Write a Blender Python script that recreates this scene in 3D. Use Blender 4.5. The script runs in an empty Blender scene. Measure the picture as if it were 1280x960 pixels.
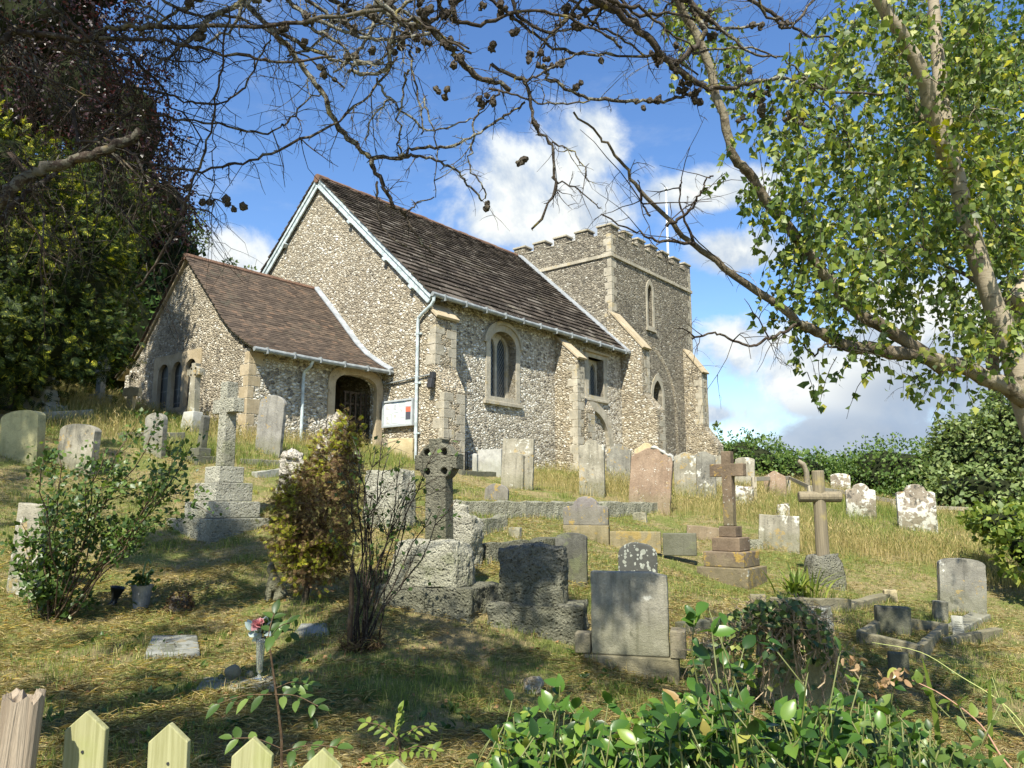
import bpy, bmesh, math, random
import numpy as np
from mathutils import Vector, Matrix, noise
from mathutils.geometry import tessellate_polygon
random.seed(11); rng = np.random.default_rng(11)
SC = bpy.context.scene; COL = SC.collection
R = math.radians

# ---------------------------------------------------------------- camera, sky, sun, exposure
PITCH = math.atan(150/960.0)
CAM = np.array([0.0, 0.0, 1.6])
cd = bpy.data.cameras.new('camera'); cam = bpy.data.objects.new('camera', cd); COL.objects.link(cam)
cam.location = CAM; cam.rotation_euler = (math.pi/2+PITCH, 0, 0)
cd.sensor_width = 36; cd.lens = 27.0; cd.clip_start = 0.05; cd.clip_end = 4000
SC.camera = cam
SC.view_settings.view_transform = 'Standard'; SC.view_settings.look = 'None'
SC.view_settings.exposure = 1.10; SC.view_settings.gamma = 1.0; SC.view_settings.use_curve_mapping = False
SC.view_settings.use_white_balance = True; SC.view_settings.white_balance_temperature = 6650; SC.view_settings.white_balance_tint = 5
SC.cycles.max_bounces = 6; SC.cycles.transparent_max_bounces = 8
SUN_EL = R(51); SUN_AZ = R(194)          # clockwise from +Y
TOSUN = np.array([math.sin(SUN_AZ)*math.cos(SUN_EL), math.cos(SUN_AZ)*math.cos(SUN_EL), math.sin(SUN_EL)])
sd = bpy.data.lights.new('sun', 'SUN'); sd.energy = 5.0; sd.angle = R(0.53); sd.color = (1.0, 0.95, 0.86)
sun = bpy.data.objects.new('sun', sd); COL.objects.link(sun)
sun.rotation_euler = Vector(TOSUN).to_track_quat('Z', 'Y').to_euler(); sun.location = (-20, -40, 60)

class NT:
    def __init__(s, tree): s.t = tree; s.t.nodes.clear()
    def n(s, typ, ins=None, **kw):
        nd = s.t.nodes.new(typ)
        for k, v in kw.items(): setattr(nd, k, v)
        for k, v in (ins or {}).items():
            if isinstance(v, bpy.types.NodeSocket): s.t.links.new(v, nd.inputs[k])
            else: nd.inputs[k].default_value = v
        return nd
    def math(s, op, a, b=0.0, c=0.0, clamp=False):
        return s.n('ShaderNodeMath', {0: a, 1: b, 2: c}, operation=op, use_clamp=clamp).outputs[0]
    def ramp(s, fac, stops, interp='LINEAR'):
        nd = s.n('ShaderNodeValToRGB', {0: fac}); cr = nd.color_ramp; cr.interpolation = interp
        while len(cr.elements) < len(stops): cr.elements.new(0.5)
        for e, (p, c) in zip(cr.elements, stops): e.position = p; e.color = (*c, 1) if len(c) == 3 else c
        return nd.outputs[0]
    def mix(s, fac, a, b, blend='MIX'):
        nd = s.n('ShaderNodeMix', data_type='RGBA', blend_type=blend)
        for i, v in ((0, fac), (6, a), (7, b)):
            if isinstance(v, bpy.types.NodeSocket): s.t.links.new(v, nd.inputs[i])
            else: nd.inputs[i].default_value = ((*v, 1) if i and len(v) == 3 else v)
        return nd.outputs[2]
    def smooth(s, x, lo, hi):
        return s.n('ShaderNodeMapRange', {0: x, 1: lo, 2: hi, 3: 0.0, 4: 1.0}, interpolation_type='SMOOTHSTEP').outputs[0]
    def noise(s, vec, scale, detail=4, rough=0.55, dist=0.0):
        return s.n('ShaderNodeTexNoise', {'Vector': vec, 'Scale': scale, 'Detail': detail, 'Roughness': rough, 'Distortion': dist})

W = bpy.data.worlds.new('World'); SC.world = W; W.use_nodes = True
def build_world():
    w = NT(W.node_tree)
    sky = w.n('ShaderNodeTexSky', sky_type='NISHITA'); sky.sun_disc = False
    sky.sun_elevation = SUN_EL; sky.sun_rotation = SUN_AZ; sky.altitude = 50; sky.air_density = 1.0; sky.dust_density = 0.4; sky.ozone_density = 2.2
    d = w.n('ShaderNodeTexCoord').outputs['Generated']
    s = w.n('ShaderNodeSeparateXYZ', {0: d})
    az = w.math('ARCTAN2', s.outputs[0], s.outputs[1]); el = w.math('ARCSINE', s.outputs[2])
    def blobs(lst):
        out = None
        for px, py, rx, ry in lst:
            r = np.array([(px-640)/960, 0, 0]) + np.array([0, math.cos(PITCH), math.sin(PITCH)]) + np.array([0, -math.sin(PITCH), math.cos(PITCH)])*(480-py)/960
            r /= np.linalg.norm(r); a0 = math.atan2(r[0], r[1]); e0 = math.asin(r[2])
            q = w.math('ADD', w.math('POWER', w.math('ABSOLUTE', w.math('MULTIPLY', w.math('SUBTRACT', az, a0), 960/rx)), 2),
                       w.math('POWER', w.math('ABSOLUTE', w.math('MULTIPLY', w.math('SUBTRACT', el, e0), 960/ry)), 2))
            b = w.math('SUBTRACT', 1.0, w.math('SQRT', q))
            out = b if out is None else w.math('SMOOTH_MAX', out, b, 0.25)
        return w.math('MAXIMUM', out, -1.0)
    base = blobs([(650, 225, 110, 85), (700, 265, 170, 70), (620, 275, 80, 50), (745, 180, 55, 60), (930, 440, 90, 70), (1010, 470, 140, 62), (1130, 460, 150, 80), (900, 520, 100, 35), (925, 425, 90, 55), (1090, 548, 200, 36), (1250, 450, 190, 130),
                  (280, 320, 75, 50), (215, 330, 90, 55), (915, 320, 75, 35), (870, 240, 120, 28), (1500, 430, 260, 160), (-300, 250, 260, 160)])
    n1 = w.noise(d, 5.5, 9, 0.6, 0.3).outputs[0]
    n2 = w.noise(w.n('ShaderNodeVectorMath', {0: d, 1: (-0.012, -0.02, 0.035)}, operation='ADD').outputs[0], 5.5, 9, 0.6, 0.3).outputs[0]
    nf = w.noise(w.n('ShaderNodeMapping', {'Vector': d, 'Scale': (2.5, 2.5, 7)}).outputs[0], 2.2, 7, 0.62).outputs[0]
    dens = w.math('ADD', w.math('MULTIPLY', base, 0.75), w.math('MULTIPLY', w.math('SUBTRACT', n1, 0.5), 2.3))
    mask = w.smooth(dens, 0.02, 0.42)
    wisps = w.math('MULTIPLY', w.smooth(nf, 0.52, 0.80), 0.28)
    dark = blobs([(1080, 545, 190, 45), (1170, 500, 120, 60), (1000, 570, 220, 30)])
    lit = w.math('ADD', w.math('MULTIPLY', w.math('SUBTRACT', n1, n2), 8.0), 0.60, clamp=True)
    col = w.mix(lit, (0.54, 0.62, 0.77), (1.0, 1.0, 1.0))
    col = w.mix(w.math('MULTIPLY', w.smooth(dark, -0.2, 0.6), 0.8), col, (0.34, 0.43, 0.60))
    thick = w.smooth(dens, 0.1, 0.9)
    col = w.mix(w.math('MULTIPLY', w.math('SUBTRACT', 1.0, thick), 0.35), col, (0.62, 0.74, 0.95))
    # the clear sky, slightly bluer than the model, then cloud over it
    hsv = w.n('ShaderNodeHueSaturation', {'Hue': 0.509, 'Saturation': 1.2, 'Value': 1.12, 'Color': sky.outputs[0]}).outputs[0]
    b1 = w.n('ShaderNodeBackground', {'Color': hsv, 'Strength': 0.097})
    b2 = w.n('ShaderNodeBackground', {'Color': col, 'Strength': 0.50})
    fac = w.math('MAXIMUM', mask, wisps)
    up = w.smooth(el, -0.02, 0.05)
    fac = w.math('MULTIPLY', fac, up)
    mx = w.n('ShaderNodeMixShader', {0: fac, 1: b1.outputs[0], 2: b2.outputs[0]})
    w.n('ShaderNodeOutputWorld', {0: mx.outputs[0]})
build_world()

# ---------------------------------------------------------------- geometry helpers
FW = np.array([0, math.cos(PITCH), math.sin(PITCH)]); UP = np.array([0, -math.sin(PITCH), math.cos(PITCH)]); RT = np.array([1.0, 0, 0])
def ray(px, py): return RT*(px-640)/960 + FW + UP*(480-py)/960
def at(px, py, dep): return CAM + ray(px, py)*dep
def proj(P):
    d = np.atleast_2d(P) - CAM; z = d@FW; z = np.where(np.abs(z) < 1e-6, 1e-6, z)
    return 640+960*(d@RT)/z, 480-960*(d@UP)/z, z
# church axes: U runs along the nave away from the camera, V across it
CA = R(38.8635); CU = np.array([math.sin(CA), math.cos(CA), 0]); CV = np.array([-math.cos(CA), math.sin(CA), 0]); C0 = np.array([-2.43395, 21.0, 0])
ZB = 2.4
def cw(u, v, z): P = C0 + CU*u + CV*v; P[2] = z; return P
def cpt(px, py, v):
    r = ray(px, py); t = ((C0+CV*v-CAM)@CV)/(r@CV); P = CAM+r*t; return float((P-C0)@CU), float(P[2])

# terrain: thin-plate spline through points read off the photograph
CP = [(640,960,4.6),(100,950,4.3),(680,900,5.7),(312,856,6.0),(70,770,8.2),(215,812,7.2),(1100,860,7.5),(1270,885,7.2),(787,848,7.25),(660,795,7.8),(545,765,8.1),
      (272,668,11.7),(28,577,13.2),(797,735,10),(731,670,13.3),(905,727,12.2),(1025,745,11.9),(1125,805,9.3),(1203,765,12.0),(1148,660,16.5),(640,610,19.5),(680,641,15.5),(740,618,18.6),
      (812,637,17.6),(240,540,17.5),(126,505,19.5),(487,655,11.3),(1100,622,32),(1220,655,24),(950,600,32)]
XYZ = [tuple(at(a, b, c/ (ray(a, b)[1]))) for a, b, c in CP]
XYZ += [tuple(cw(*q)) for q in [(1.7,0,2.65),(6,0,2.7),(11,0,2.7),(18,.4,2.8),(-4.4,1.7,3.25),(-4.4,8.4,4.5),(0,1.7,3.15),(-4.4,5,3.9),(9,5,3.2),(18,7,3.3),(0,10,4.4),(24,0,2.6)]]
XYZ += [(0,0,-.05),(-4,0,.25),(4,0,-.35),(0,3,-.05),(-3,3.5,.1),(4,3.5,-.35),(-14,8,2.6),(-18,20,5.0),(14,8,-1.0),(20,14,-.6),(22,30,1.0),(30,45,1.0),(0,45,3.2),(-20,40,6.0),(0,-8,-1.0),(-12,-4,.9),(12,-4,-1.5)]
XYZ = np.array(XYZ)
def _U(r2): return np.where(r2 > 0, 0.5*r2*np.log(np.maximum(r2, 1e-12)), 0)
def _fit(P, z, lam):
    n = len(P); K = _U(((P[:, None]-P[None])**2).sum(-1)) + lam*np.eye(n); A = np.hstack([np.ones((n, 1)), P])
    M = np.block([[K, A], [A.T, np.zeros((3, 3))]]); return np.linalg.solve(M, np.concatenate([z, [0, 0, 0]]))
TW = _fit(XYZ[:, :2], XYZ[:, 2], 0.9)
def gzn(x, y):
    x = np.asarray(x, float); y = np.asarray(y, float); Q = np.stack([x.ravel(), y.ravel()], 1); out = np.zeros(len(Q))
    for i in range(0, len(Q), 20000):
        q = Q[i:i+20000]; out[i:i+20000] = _U(((q[:, None]-XYZ[None, :, :2])**2).sum(-1))@TW[:-3] + TW[-3] + q@TW[-2:]
    dist = np.hypot(Q[:, 0], Q[:, 1]-16); far = np.clip((dist-34)/40, 0, 1); far = far*far*(3-2*far)
    out = out*(1-far) + far*np.clip(0.2-0.1*Q[:, 0]+0.02*Q[:, 1], -6, 7)
    out += 0.018*np.sin(Q[:, 0]*3.1+1.3*np.sin(Q[:, 1]*1.7))+0.018*np.sin(Q[:, 1]*2.7+1.9*np.sin(Q[:, 0]*1.3))
    return out.reshape(x.shape)
def gz(x, y): return float(gzn(np.array([x]), np.array([y]))[0])
_T = np.geomspace(1.5, 90, 500)
def hit(px, py):
    r = ray(px, py); P = CAM + r*_T[:, None]; g = gzn(P[:, 0], P[:, 1]); below = np.where(P[:, 2] < g)[0]
    if not len(below): return P[-1]
    i = below[0]; a, b = _T[max(i-1, 0)], _T[i]
    for _ in range(14):
        m = (a+b)/2; p = CAM+r*m
        if p[2] < gz(p[0], p[1]): b = m
        else: a = m
    p = CAM + r*b; return p
def depth(P): return float((np.asarray(P)-CAM)@FW)

class MB:
    def __init__(s): s.v = []; s.f = []
    def add(s, V, F, M=None):
        o = len(s.v)
        for p in V:
            p = Vector(p); s.v.append(tuple(M@p if M is not None else p))
        s.f += [tuple(i+o for i in f) for f in F]; return s
    def box(s, x0, x1, y0, y1, z0, z1, M=None):
        return s.add([(x0,y0,z0),(x1,y0,z0),(x1,y1,z0),(x0,y1,z0),(x0,y0,z1),(x1,y0,z1),(x1,y1,z1),(x0,y1,z1)],
                     [(0,3,2,1),(4,5,6,7),(0,1,5,4),(1,2,6,5),(2,3,7,6),(3,0,4,7)], M)
    def hexa(s, P): return s.add(P, [(0,3,2,1),(4,5,6,7),(0,1,5,4),(1,2,6,5),(2,3,7,6),(3,0,4,7)])
    def tube(s, path, rad, n=6, jit=0.0):
        path = np.asarray(path, float); m = len(path); rad = np.broadcast_to(np.asarray(rad, float), (m,))
        t = np.gradient(path, axis=0); t /= np.linalg.norm(t, axis=1)[:, None]+1e-9
        a = np.array([0, 0, 1.0]) if abs(t[0][2]) < .9 else np.array([1.0, 0, 0])
        nrm = np.cross(t[0], a); nrm /= np.linalg.norm(nrm); V = []
        for i in range(m):
            nrm = nrm - t[i]*(nrm@t[i]); nrm /= np.linalg.norm(nrm)+1e-9; b = np.cross(t[i], nrm)
            for k in range(n):
                an = 2*math.pi*k/n; rr = rad[i]*(1+(random.uniform(-jit, jit) if jit else 0))
                V.append(path[i]+(nrm*math.cos(an)+b*math.sin(an))*rr)
        F = [(i*n+k, i*n+(k+1) % n, (i+1)*n+(k+1) % n, (i+1)*n+k) for i in range(m-1) for k in range(n)]
        F += [tuple(range(n-1, -1, -1)), tuple(range((m-1)*n, m*n))]
        return s.add(V, F)
    def prism(s, poly, y0, y1, M=None, holes=()):
        """outline in local x,z extruded along y from y0 (front) to y1"""
        rings = [list(poly)]+[list(h) for h in holes]; tri = tessellate_polygon([[Vector((a, b, 0)) for a, b in r] for r in rings])
        flat = [p for r in rings for p in r]; n = len(flat)
        V = [(a, y0, b) for a, b in flat]+[(a, y1, b) for a, b in flat]; F = []
        def sg(t):
            (x0, z0), (x1, z1), (x2, z2) = [flat[i] for i in t]; return (x1-x0)*(z2-z0)-(x2-x0)*(z1-z0)
        if len(rings) == 1:
            ar = sum(poly[i][0]*poly[(i+1) % n][1]-poly[(i+1) % n][0]*poly[i][1] for i in range(n)); idx = list(range(n))
            if ar < 0: idx.reverse()
            F += [tuple(idx), tuple(i+n for i in reversed(idx))]
        else:
            for t in tri:
                t = tuple(t) if sg(t) > 0 else tuple(reversed(t)); F += [t, tuple(i+n for i in reversed(t))]
        o = 0
        for ri, r in enumerate(rings):
            m = len(r); ar = sum(r[i][0]*r[(i+1) % m][1]-r[(i+1) % m][0]*r[i][1] for i in range(m)); ccw = ar > 0
            if ri: ccw = not ccw
            for i in range(m):
                a, b = o+i, o+(i+1) % m; F.append((b, a, a+n, b+n) if ccw else (a, b, b+n, a+n))
            o += m
        return s.add(V, F, M)
    def build(s, name, mat, parent=None, bevel=0, smooth=False, seg=2):
        me = bpy.data.meshes.new(name); me.from_pydata(s.v, [], s.f); me.update()
        return link(name, me, mat, parent, bevel, smooth, seg)
def link(name, me, mat, parent=None, bevel=0, smooth=False, seg=2):
    o = bpy.data.objects.new(name, me); COL.objects.link(o)
    for m in (mat if isinstance(mat, (list, tuple)) else [mat]): me.materials.append(m)
    if parent is not None: o.parent = parent
    if smooth: me.polygons.foreach_set('use_smooth', [True]*len(me.polygons))
    if bevel:
        b = o.modifiers.new('bevel', 'BEVEL'); b.width = bevel; b.segments = seg; b.limit_method = 'ANGLE'; b.angle_limit = R(35)
    return o
def np_mesh(name, V, F, mat, parent=None, smooth=False):
    me = bpy.data.meshes.new(name); V = np.asarray(V, np.float32); F = np.asarray(F, np.int32); k = F.shape[1]
    me.vertices.add(len(V)); me.vertices.foreach_set('co', V.ravel())
    me.loops.add(F.size); me.loops.foreach_set('vertex_index', F.ravel())
    me.polygons.add(len(F)); me.polygons.foreach_set('loop_start', np.arange(0, F.size, k, dtype=np.int32)); me.polygons.foreach_set('loop_total', np.full(len(F), k, np.int32))
    me.update(calc_edges=True); return link(name, me, mat, parent, smooth=smooth)
def frames(D, Nn):
    D = D/(np.linalg.norm(D, axis=1)[:, None]+1e-9); S = np.cross(D, Nn); S /= np.linalg.norm(S, axis=1)[:, None]+1e-9; Q = np.cross(S, D); return S, D, Q
def scatter(proto, P, D, Nn, L, Wd=None):
    """copies of a leaf prototype (x across, y along, z out): verts (k,3), faces"""
    pv, pf = proto; S, D, Q = frames(D, Nn); L = np.asarray(L)[:, None, None]; Wd = L if Wd is None else np.asarray(Wd)[:, None, None]
    V = P[:, None, :] + S[:, None, :]*pv[None, :, 0:1]*Wd + D[:, None, :]*pv[None, :, 1:2]*L + Q[:, None, :]*pv[None, :, 2:3]*L
    F = pf[None]+(np.arange(len(P))*len(pv))[:, None, None]
    return V.reshape(-1, 3), F.reshape(-1, pf.shape[1])
LEAF = (np.array([(0,0,0),(-.36,.42,.07),(.36,.42,.07),(0,.5,0),(0,1,-.06)]), np.array([(0,2,3),(0,3,1),(3,2,4),(3,4,1)]))
BIRCH = (np.array([(0,0,0),(-.40,.30,.06),(.40,.30,.06),(0,.42,0),(0,1,-.10)]), np.array([(0,2,3),(0,3,1),(3,2,4),(3,4,1)]))
def big_leaf():
    ts = [0, .12, .35, .62, .85, 1]; ws = [0.02, .2, .3, .27, .13, 0.0]; V = []; F = []
    for t, w_ in zip(ts, ws):
        z = -.22*t*t+.05*t; V += [(-w_, t, z+.28*w_), (0, t, z), (w_, t, z+.28*w_)]
    for i in range(5):
        a = i*3; F += [(a, a+1, a+4), (a, a+4, a+3), (a+1, a+2, a+5), (a+1, a+5, a+4)]
    return np.array(V), np.array(F)
BIGLEAF = big_leaf()
def fan_spray():
    V = []; F = []
    def sliver(x, y, an, l, w):
        d = np.array([math.sin(an), math.cos(an)]); n_ = np.array([d[1], -d[0]])*w; o = len(V); m = np.array([x, y])+d*l*.55; t = np.array([x, y])+d*l
        V.extend([(x, y, 0), (m[0]-n_[0], m[1]-n_[1], .02), (m[0]+n_[0], m[1]+n_[1], .02), (t[0], t[1], -.07*(y+l))]); F.extend([(o, o+2, o+1), (o+1, o+2, o+3)])
    sliver(0, 0, 0, 1.0, .035)
    for i in range(4):
        y = .14+.19*i; l = .50-.085*i
        for s_ in (1, -1): sliver(0, y, s_*R(38), l, .05)
    return np.array(V), np.array(F)
SPRAY = fan_spray()
def rdir(n, up=0.0):
    d = rng.normal(size=(n, 3)); d /= np.linalg.norm(d, axis=1)[:, None]; d[:, 2] += up; return d/np.linalg.norm(d, axis=1)[:, None]
def thing(name, label, cat, loc=(0, 0, 0), rz=0.0, group=None):
    o = bpy.data.objects.new(name, None); COL.objects.link(o); o.location = loc; o.rotation_euler = (0, 0, rz); o.empty_display_size = .2
    return tag(o, label, cat, group)
def tag(o, label=None, cat=None, group=None, kind=None):
    for k, v in (('label', label), ('category', cat), ('group', group), ('kind', kind)):
        if v: o[k] = v
    return o
def wiggle(A, B, n=8, amp=.05, sag=0.0):
    A = np.asarray(A, float); B = np.asarray(B, float); L = np.linalg.norm(B-A); t = np.linspace(0, 1, n)[:, None]; P = A+(B-A)*t
    off = np.cumsum(rng.normal(size=(n, 3)), 0); off -= off[0]+(off[-1]-off[0])*t; P = P+off*amp*L/math.sqrt(n); P[:, 2] -= sag*L*4*(t*(1-t))[:, 0]; return P
def in_poly(px, py, poly):
    ins = np.zeros(px.shape, bool); n = len(poly)
    for i in range(n):
        x0, y0 = poly[i]; x1, y1 = poly[(i+1) % n]
        c = ((y0 > py) != (y1 > py)) & (px < (x1-x0)*(py-y0)/((y1-y0) or 1e-9)+x0); ins ^= c
    return ins

# ---------------------------------------------------------------- materials
def new_mat(name):
    m = bpy.data.materials.new(name); m.use_nodes = True; return m, NT(m.node_tree)
def out(t, col, rough=.85, bump=None, bstr=.5, bdist=.02, spec=.25, metal=0.0):
    ins = {'Base Color': col, 'Roughness': rough, 'Specular IOR Level': spec, 'Metallic': metal}
    if bump is not None: ins['Normal'] = t.n('ShaderNodeBump', {'Height': bump, 'Strength': bstr, 'Distance': bdist}).outputs[0]
    if isinstance(col, tuple): ins['Base Color'] = (*col, 1)
    p = t.n('ShaderNodeBsdfPrincipled', ins); t.n('ShaderNodeOutputMaterial', {0: p.outputs[0]}); return p
def ocoord(t, jitter=True):
    c = t.n('ShaderNodeTexCoord').outputs['Object']
    if not jitter: return c
    r = t.n('ShaderNodeObjectInfo').outputs['Random']
    return t.n('ShaderNodeVectorMath', {0: c, 1: t.n('ShaderNodeCombineXYZ', {0: t.math('MULTIPLY', r, 37.0), 1: t.math('MULTIPLY', r, 71.0), 2: t.math('MULTIPLY', r, 13.0)}).outputs[0]}, operation='ADD').outputs[0]
def scaled(t, v, s): return t.n('ShaderNodeMapping', {'Vector': v, 'Scale': s}).outputs[0]
def stone_mat(name, c1, c2, lich=(), bump=.5, bscale=25, streak=.35, bdist=.015, speck=.35):
    m, t = new_mat(name); v = ocoord(t)
    n = t.noise(v, 2.6, 8, .62).outputs[0]; col = t.mix(t.smooth(n, .34, .66), c1, c2)
    sp = t.noise(v, 70, 3, .6).outputs[0]; g = t.math('ADD', t.math('MULTIPLY', sp, speck*2), 1-speck)
    col = t.mix(1.0, col, t.n('ShaderNodeCombineColor', {0: g, 1: g, 2: g}).outputs[0], 'MULTIPLY')
    if streak:
        st = t.noise(scaled(t, v, (9, 9, .9)), 1.6, 5, .6).outputs[0]; col = t.mix(t.math('MULTIPLY', t.smooth(st, .48, .75), streak), col, tuple(x*.38 for x in c1))
    for lc, sc, th, am in lich:
        ln = t.noise(v, sc, 6, .65, .4).outputs[0]; big = t.noise(v, sc*.27, 2).outputs[0]
        f = t.math('MULTIPLY', t.smooth(t.math('ADD', ln, t.math('MULTIPLY', t.math('SUBTRACT', big, .5), .7)), th, th+.06), am); col = t.mix(f, col, lc)
    st2 = t.noise(v, 5.5, 7, .68, .6).outputs[0]; col = t.mix(t.math('MULTIPLY', t.smooth(st2, .54, .72), .45), col, tuple(x*.45 for x in c1)); col = t.mix(t.math('MULTIPLY', t.smooth(st2, .46, .32), .35), col, tuple(min(.75, x*1.35) for x in c2))
    geo = t.n('ShaderNodeSeparateXYZ', {0: t.n('ShaderNodeTexCoord').outputs['Object']}).outputs[2]; foot = t.math('ADD', geo, t.math('MULTIPLY', t.math('SUBTRACT', st2, .5), .7)); col = t.mix(t.math('MULTIPLY', t.smooth(foot, .48, .20), .35), col, (.12, .12, .055))
    pit = t.n('ShaderNodeTexVoronoi', {'Vector': t.mix(.04, v, t.noise(v, 9).outputs[1]), 'Scale': 24.0 if bump > .85 else 48.0}).outputs['Distance']
    b = t.noise(v, bscale, 7, .65).outputs[0]; b2 = t.noise(v, bscale*4, 3).outputs[0]
    out(t, col, .92, t.math('ADD', t.math('ADD', b, t.math('MULTIPLY', b2, .35)), t.math('MULTIPLY', t.smooth(pit, .0, .45 if bump > .85 else .25), .5 if bump > .85 else .25)), min(1, bump*1.3), bdist*1.3, .15); return m
WHITE = (.62, .61, .54); OCHRE = (.42, .27, .06); YEL = (.36, .33, .12); DARK = (.05, .05, .045); GREENL = (.17, .19, .09)
M_pale = stone_mat('pale_limestone', (.225,.205,.155), (.34,.31,.245), [(OCHRE, 7, .62, .5), (WHITE, 6, .62, .7), (DARK, 14, .64, .6)], streak=.55)
M_grey = stone_mat('grey_limestone', (.165,.155,.13), (.27,.255,.21), [(WHITE, 8, .64, .7), (OCHRE, 14, .66, .6), (DARK, 10, .64, .6)], streak=.55)
M_greystreak = stone_mat('streaked_grey_stone', (.19,.18,.16), (.27,.255,.225), [(OCHRE, 22, .66, .8)], streak=.6)
M_red = stone_mat('reddish_sandstone', (.235,.165,.115), (.31,.225,.16), [(WHITE, 30, .66, .8), (OCHRE, 12, .68, .4)], streak=.35)
M_dark = stone_mat('dark_stone', (.08,.078,.065), (.14,.135,.115), [(GREENL, 5, .62, .4)], streak=.3)
M_green = stone_mat('algae_stone', (.27,.26,.14), (.38,.35,.19), [(DARK, 7, .68, .6)], streak=.3)
M_mottle = stone_mat('white_lichen_stone', (.20,.165,.125), (.29,.245,.19), [(WHITE, 9, .50, .85), (DARK, 11, .60, .8), (OCHRE, 13, .66, .6)], streak=.3)
M_purple = stone_mat('slate_purple_stone', (.17,.15,.145), (.24,.215,.20), [(OCHRE, 14, .62, .8)], streak=.5)
M_orange = stone_mat('orange_lichen_stone', (.22,.17,.10), (.31,.25,.16), [(OCHRE, 7, .56, .6)], streak=.5)
M_brownx = stone_mat('brown_cross_stone', (.12,.088,.06), (.19,.14,.095), [(OCHRE, 12, .64, .6), (WHITE, 16, .70, .9)], streak=.3)
M_brownstep = stone_mat('brown_step_stone', (.13,.10,.07), (.21,.16,.11), [((.38,.25,.05), 14, .57, .7), (WHITE, 18, .68, .8)], streak=.15)
M_granite = stone_mat('rough_granite', (.31,.295,.235), (.46,.44,.35), [(DARK, 38, .64, .4), (GREENL, 4, .62, .4)], bump=1.0, bscale=14, streak=.15, bdist=.05, speck=.55)
M_granited = stone_mat('dark_rough_granite', (.145,.14,.11), (.235,.225,.18), [(DARK, 26, .62, .5), ((.25,.25,.16), 7, .64, .5)], bump=1.0, bscale=13, streak=.1, bdist=.06, speck=.5)
M_celtic = stone_mat('mossy_granite', (.12,.115,.085), (.19,.18,.135), [(DARK, 18, .64, .5), ((.22,.21,.12), 6, .60, .45)], bump=.9, bscale=22, streak=.3, bdist=.03, speck=.5)
M_rock = stone_mat('pale_rockwork', (.36,.32,.26), (.52,.48,.41), [(DARK, 8, .66, .6), ((.40,.26,.12), 5, .64, .6), (WHITE, 7, .62, .8)], bump=.9, bscale=9, streak=0, bdist=.06)
M_white = stone_mat('white_marble', (.30,.29,.26), (.44,.43,.39), [(DARK, 8, .70, .35)], bump=.3, streak=.3)
M_ochre = stone_mat('ochre_sandstone', (.42,.33,.19), (.52,.42,.26), [(DARK, 8, .70, .5)], streak=.3)
M_dress = stone_mat('dressed_stone', (.29,.26,.20), (.42,.375,.295), [(DARK, 9, .68, .5), ((.40,.31,.15), 3, .60, .5)], streak=.3, bump=.4)
M_cope = stone_mat('buttress_coping', (.33,.265,.17), (.42,.345,.24), [(DARK, 9, .68, .5)], streak=.25, bump=.4)
M_buff = stone_mat('buff_headstone', (.19,.178,.135), (.285,.265,.21), [(DARK, 9, .66, .6), (WHITE, 5, .66, .5)], streak=.5)
M_slab = stone_mat('fallen_slab', (.20,.20,.20), (.30,.30,.295), [(DARK, 6, .56, .7), ((.26,.20,.11), 5, .6, .6)], streak=0)
M_concrete = stone_mat('weathered_kerb', (.17,.145,.10), (.25,.215,.155), [(DARK, 6, .64, .5), (OCHRE, 9, .66, .4)], streak=.3)
M_spot = stone_mat('spotted_dark_stone', (.045,.045,.042), (.085,.085,.078), [], streak=.25)
def spot_lichen():
    m, t = new_mat('spotted_slate'); v = ocoord(t); col = t.mix(t.noise(v, 4, 5).outputs[0], (.05,.05,.045), (.09,.09,.08))
    for sc, r0, c in ((14, .33, (.30,.31,.26)), (26, .30, (.36,.37,.32))):
        vo = t.n('ShaderNodeTexVoronoi', {'Vector': t.mix(.03, v, t.noise(v, 20).outputs[1]), 'Scale': sc, 'Randomness': 1.0}); rnd = t.n('ShaderNodeSeparateColor', {0: vo.outputs['Color']}).outputs[0]
        f = t.math('MULTIPLY', t.math('LESS_THAN', vo.outputs['Distance'], t.math('MULTIPLY', rnd, r0*1.6)), t.math('GREATER_THAN', rnd, .5)); col = t.mix(t.math('MULTIPLY', f, .75), col, c)
    out(t, col, .9, t.noise(v, 25, 6).outputs[0], .5, .012, .15); return m
M_spot = spot_lichen()

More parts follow.
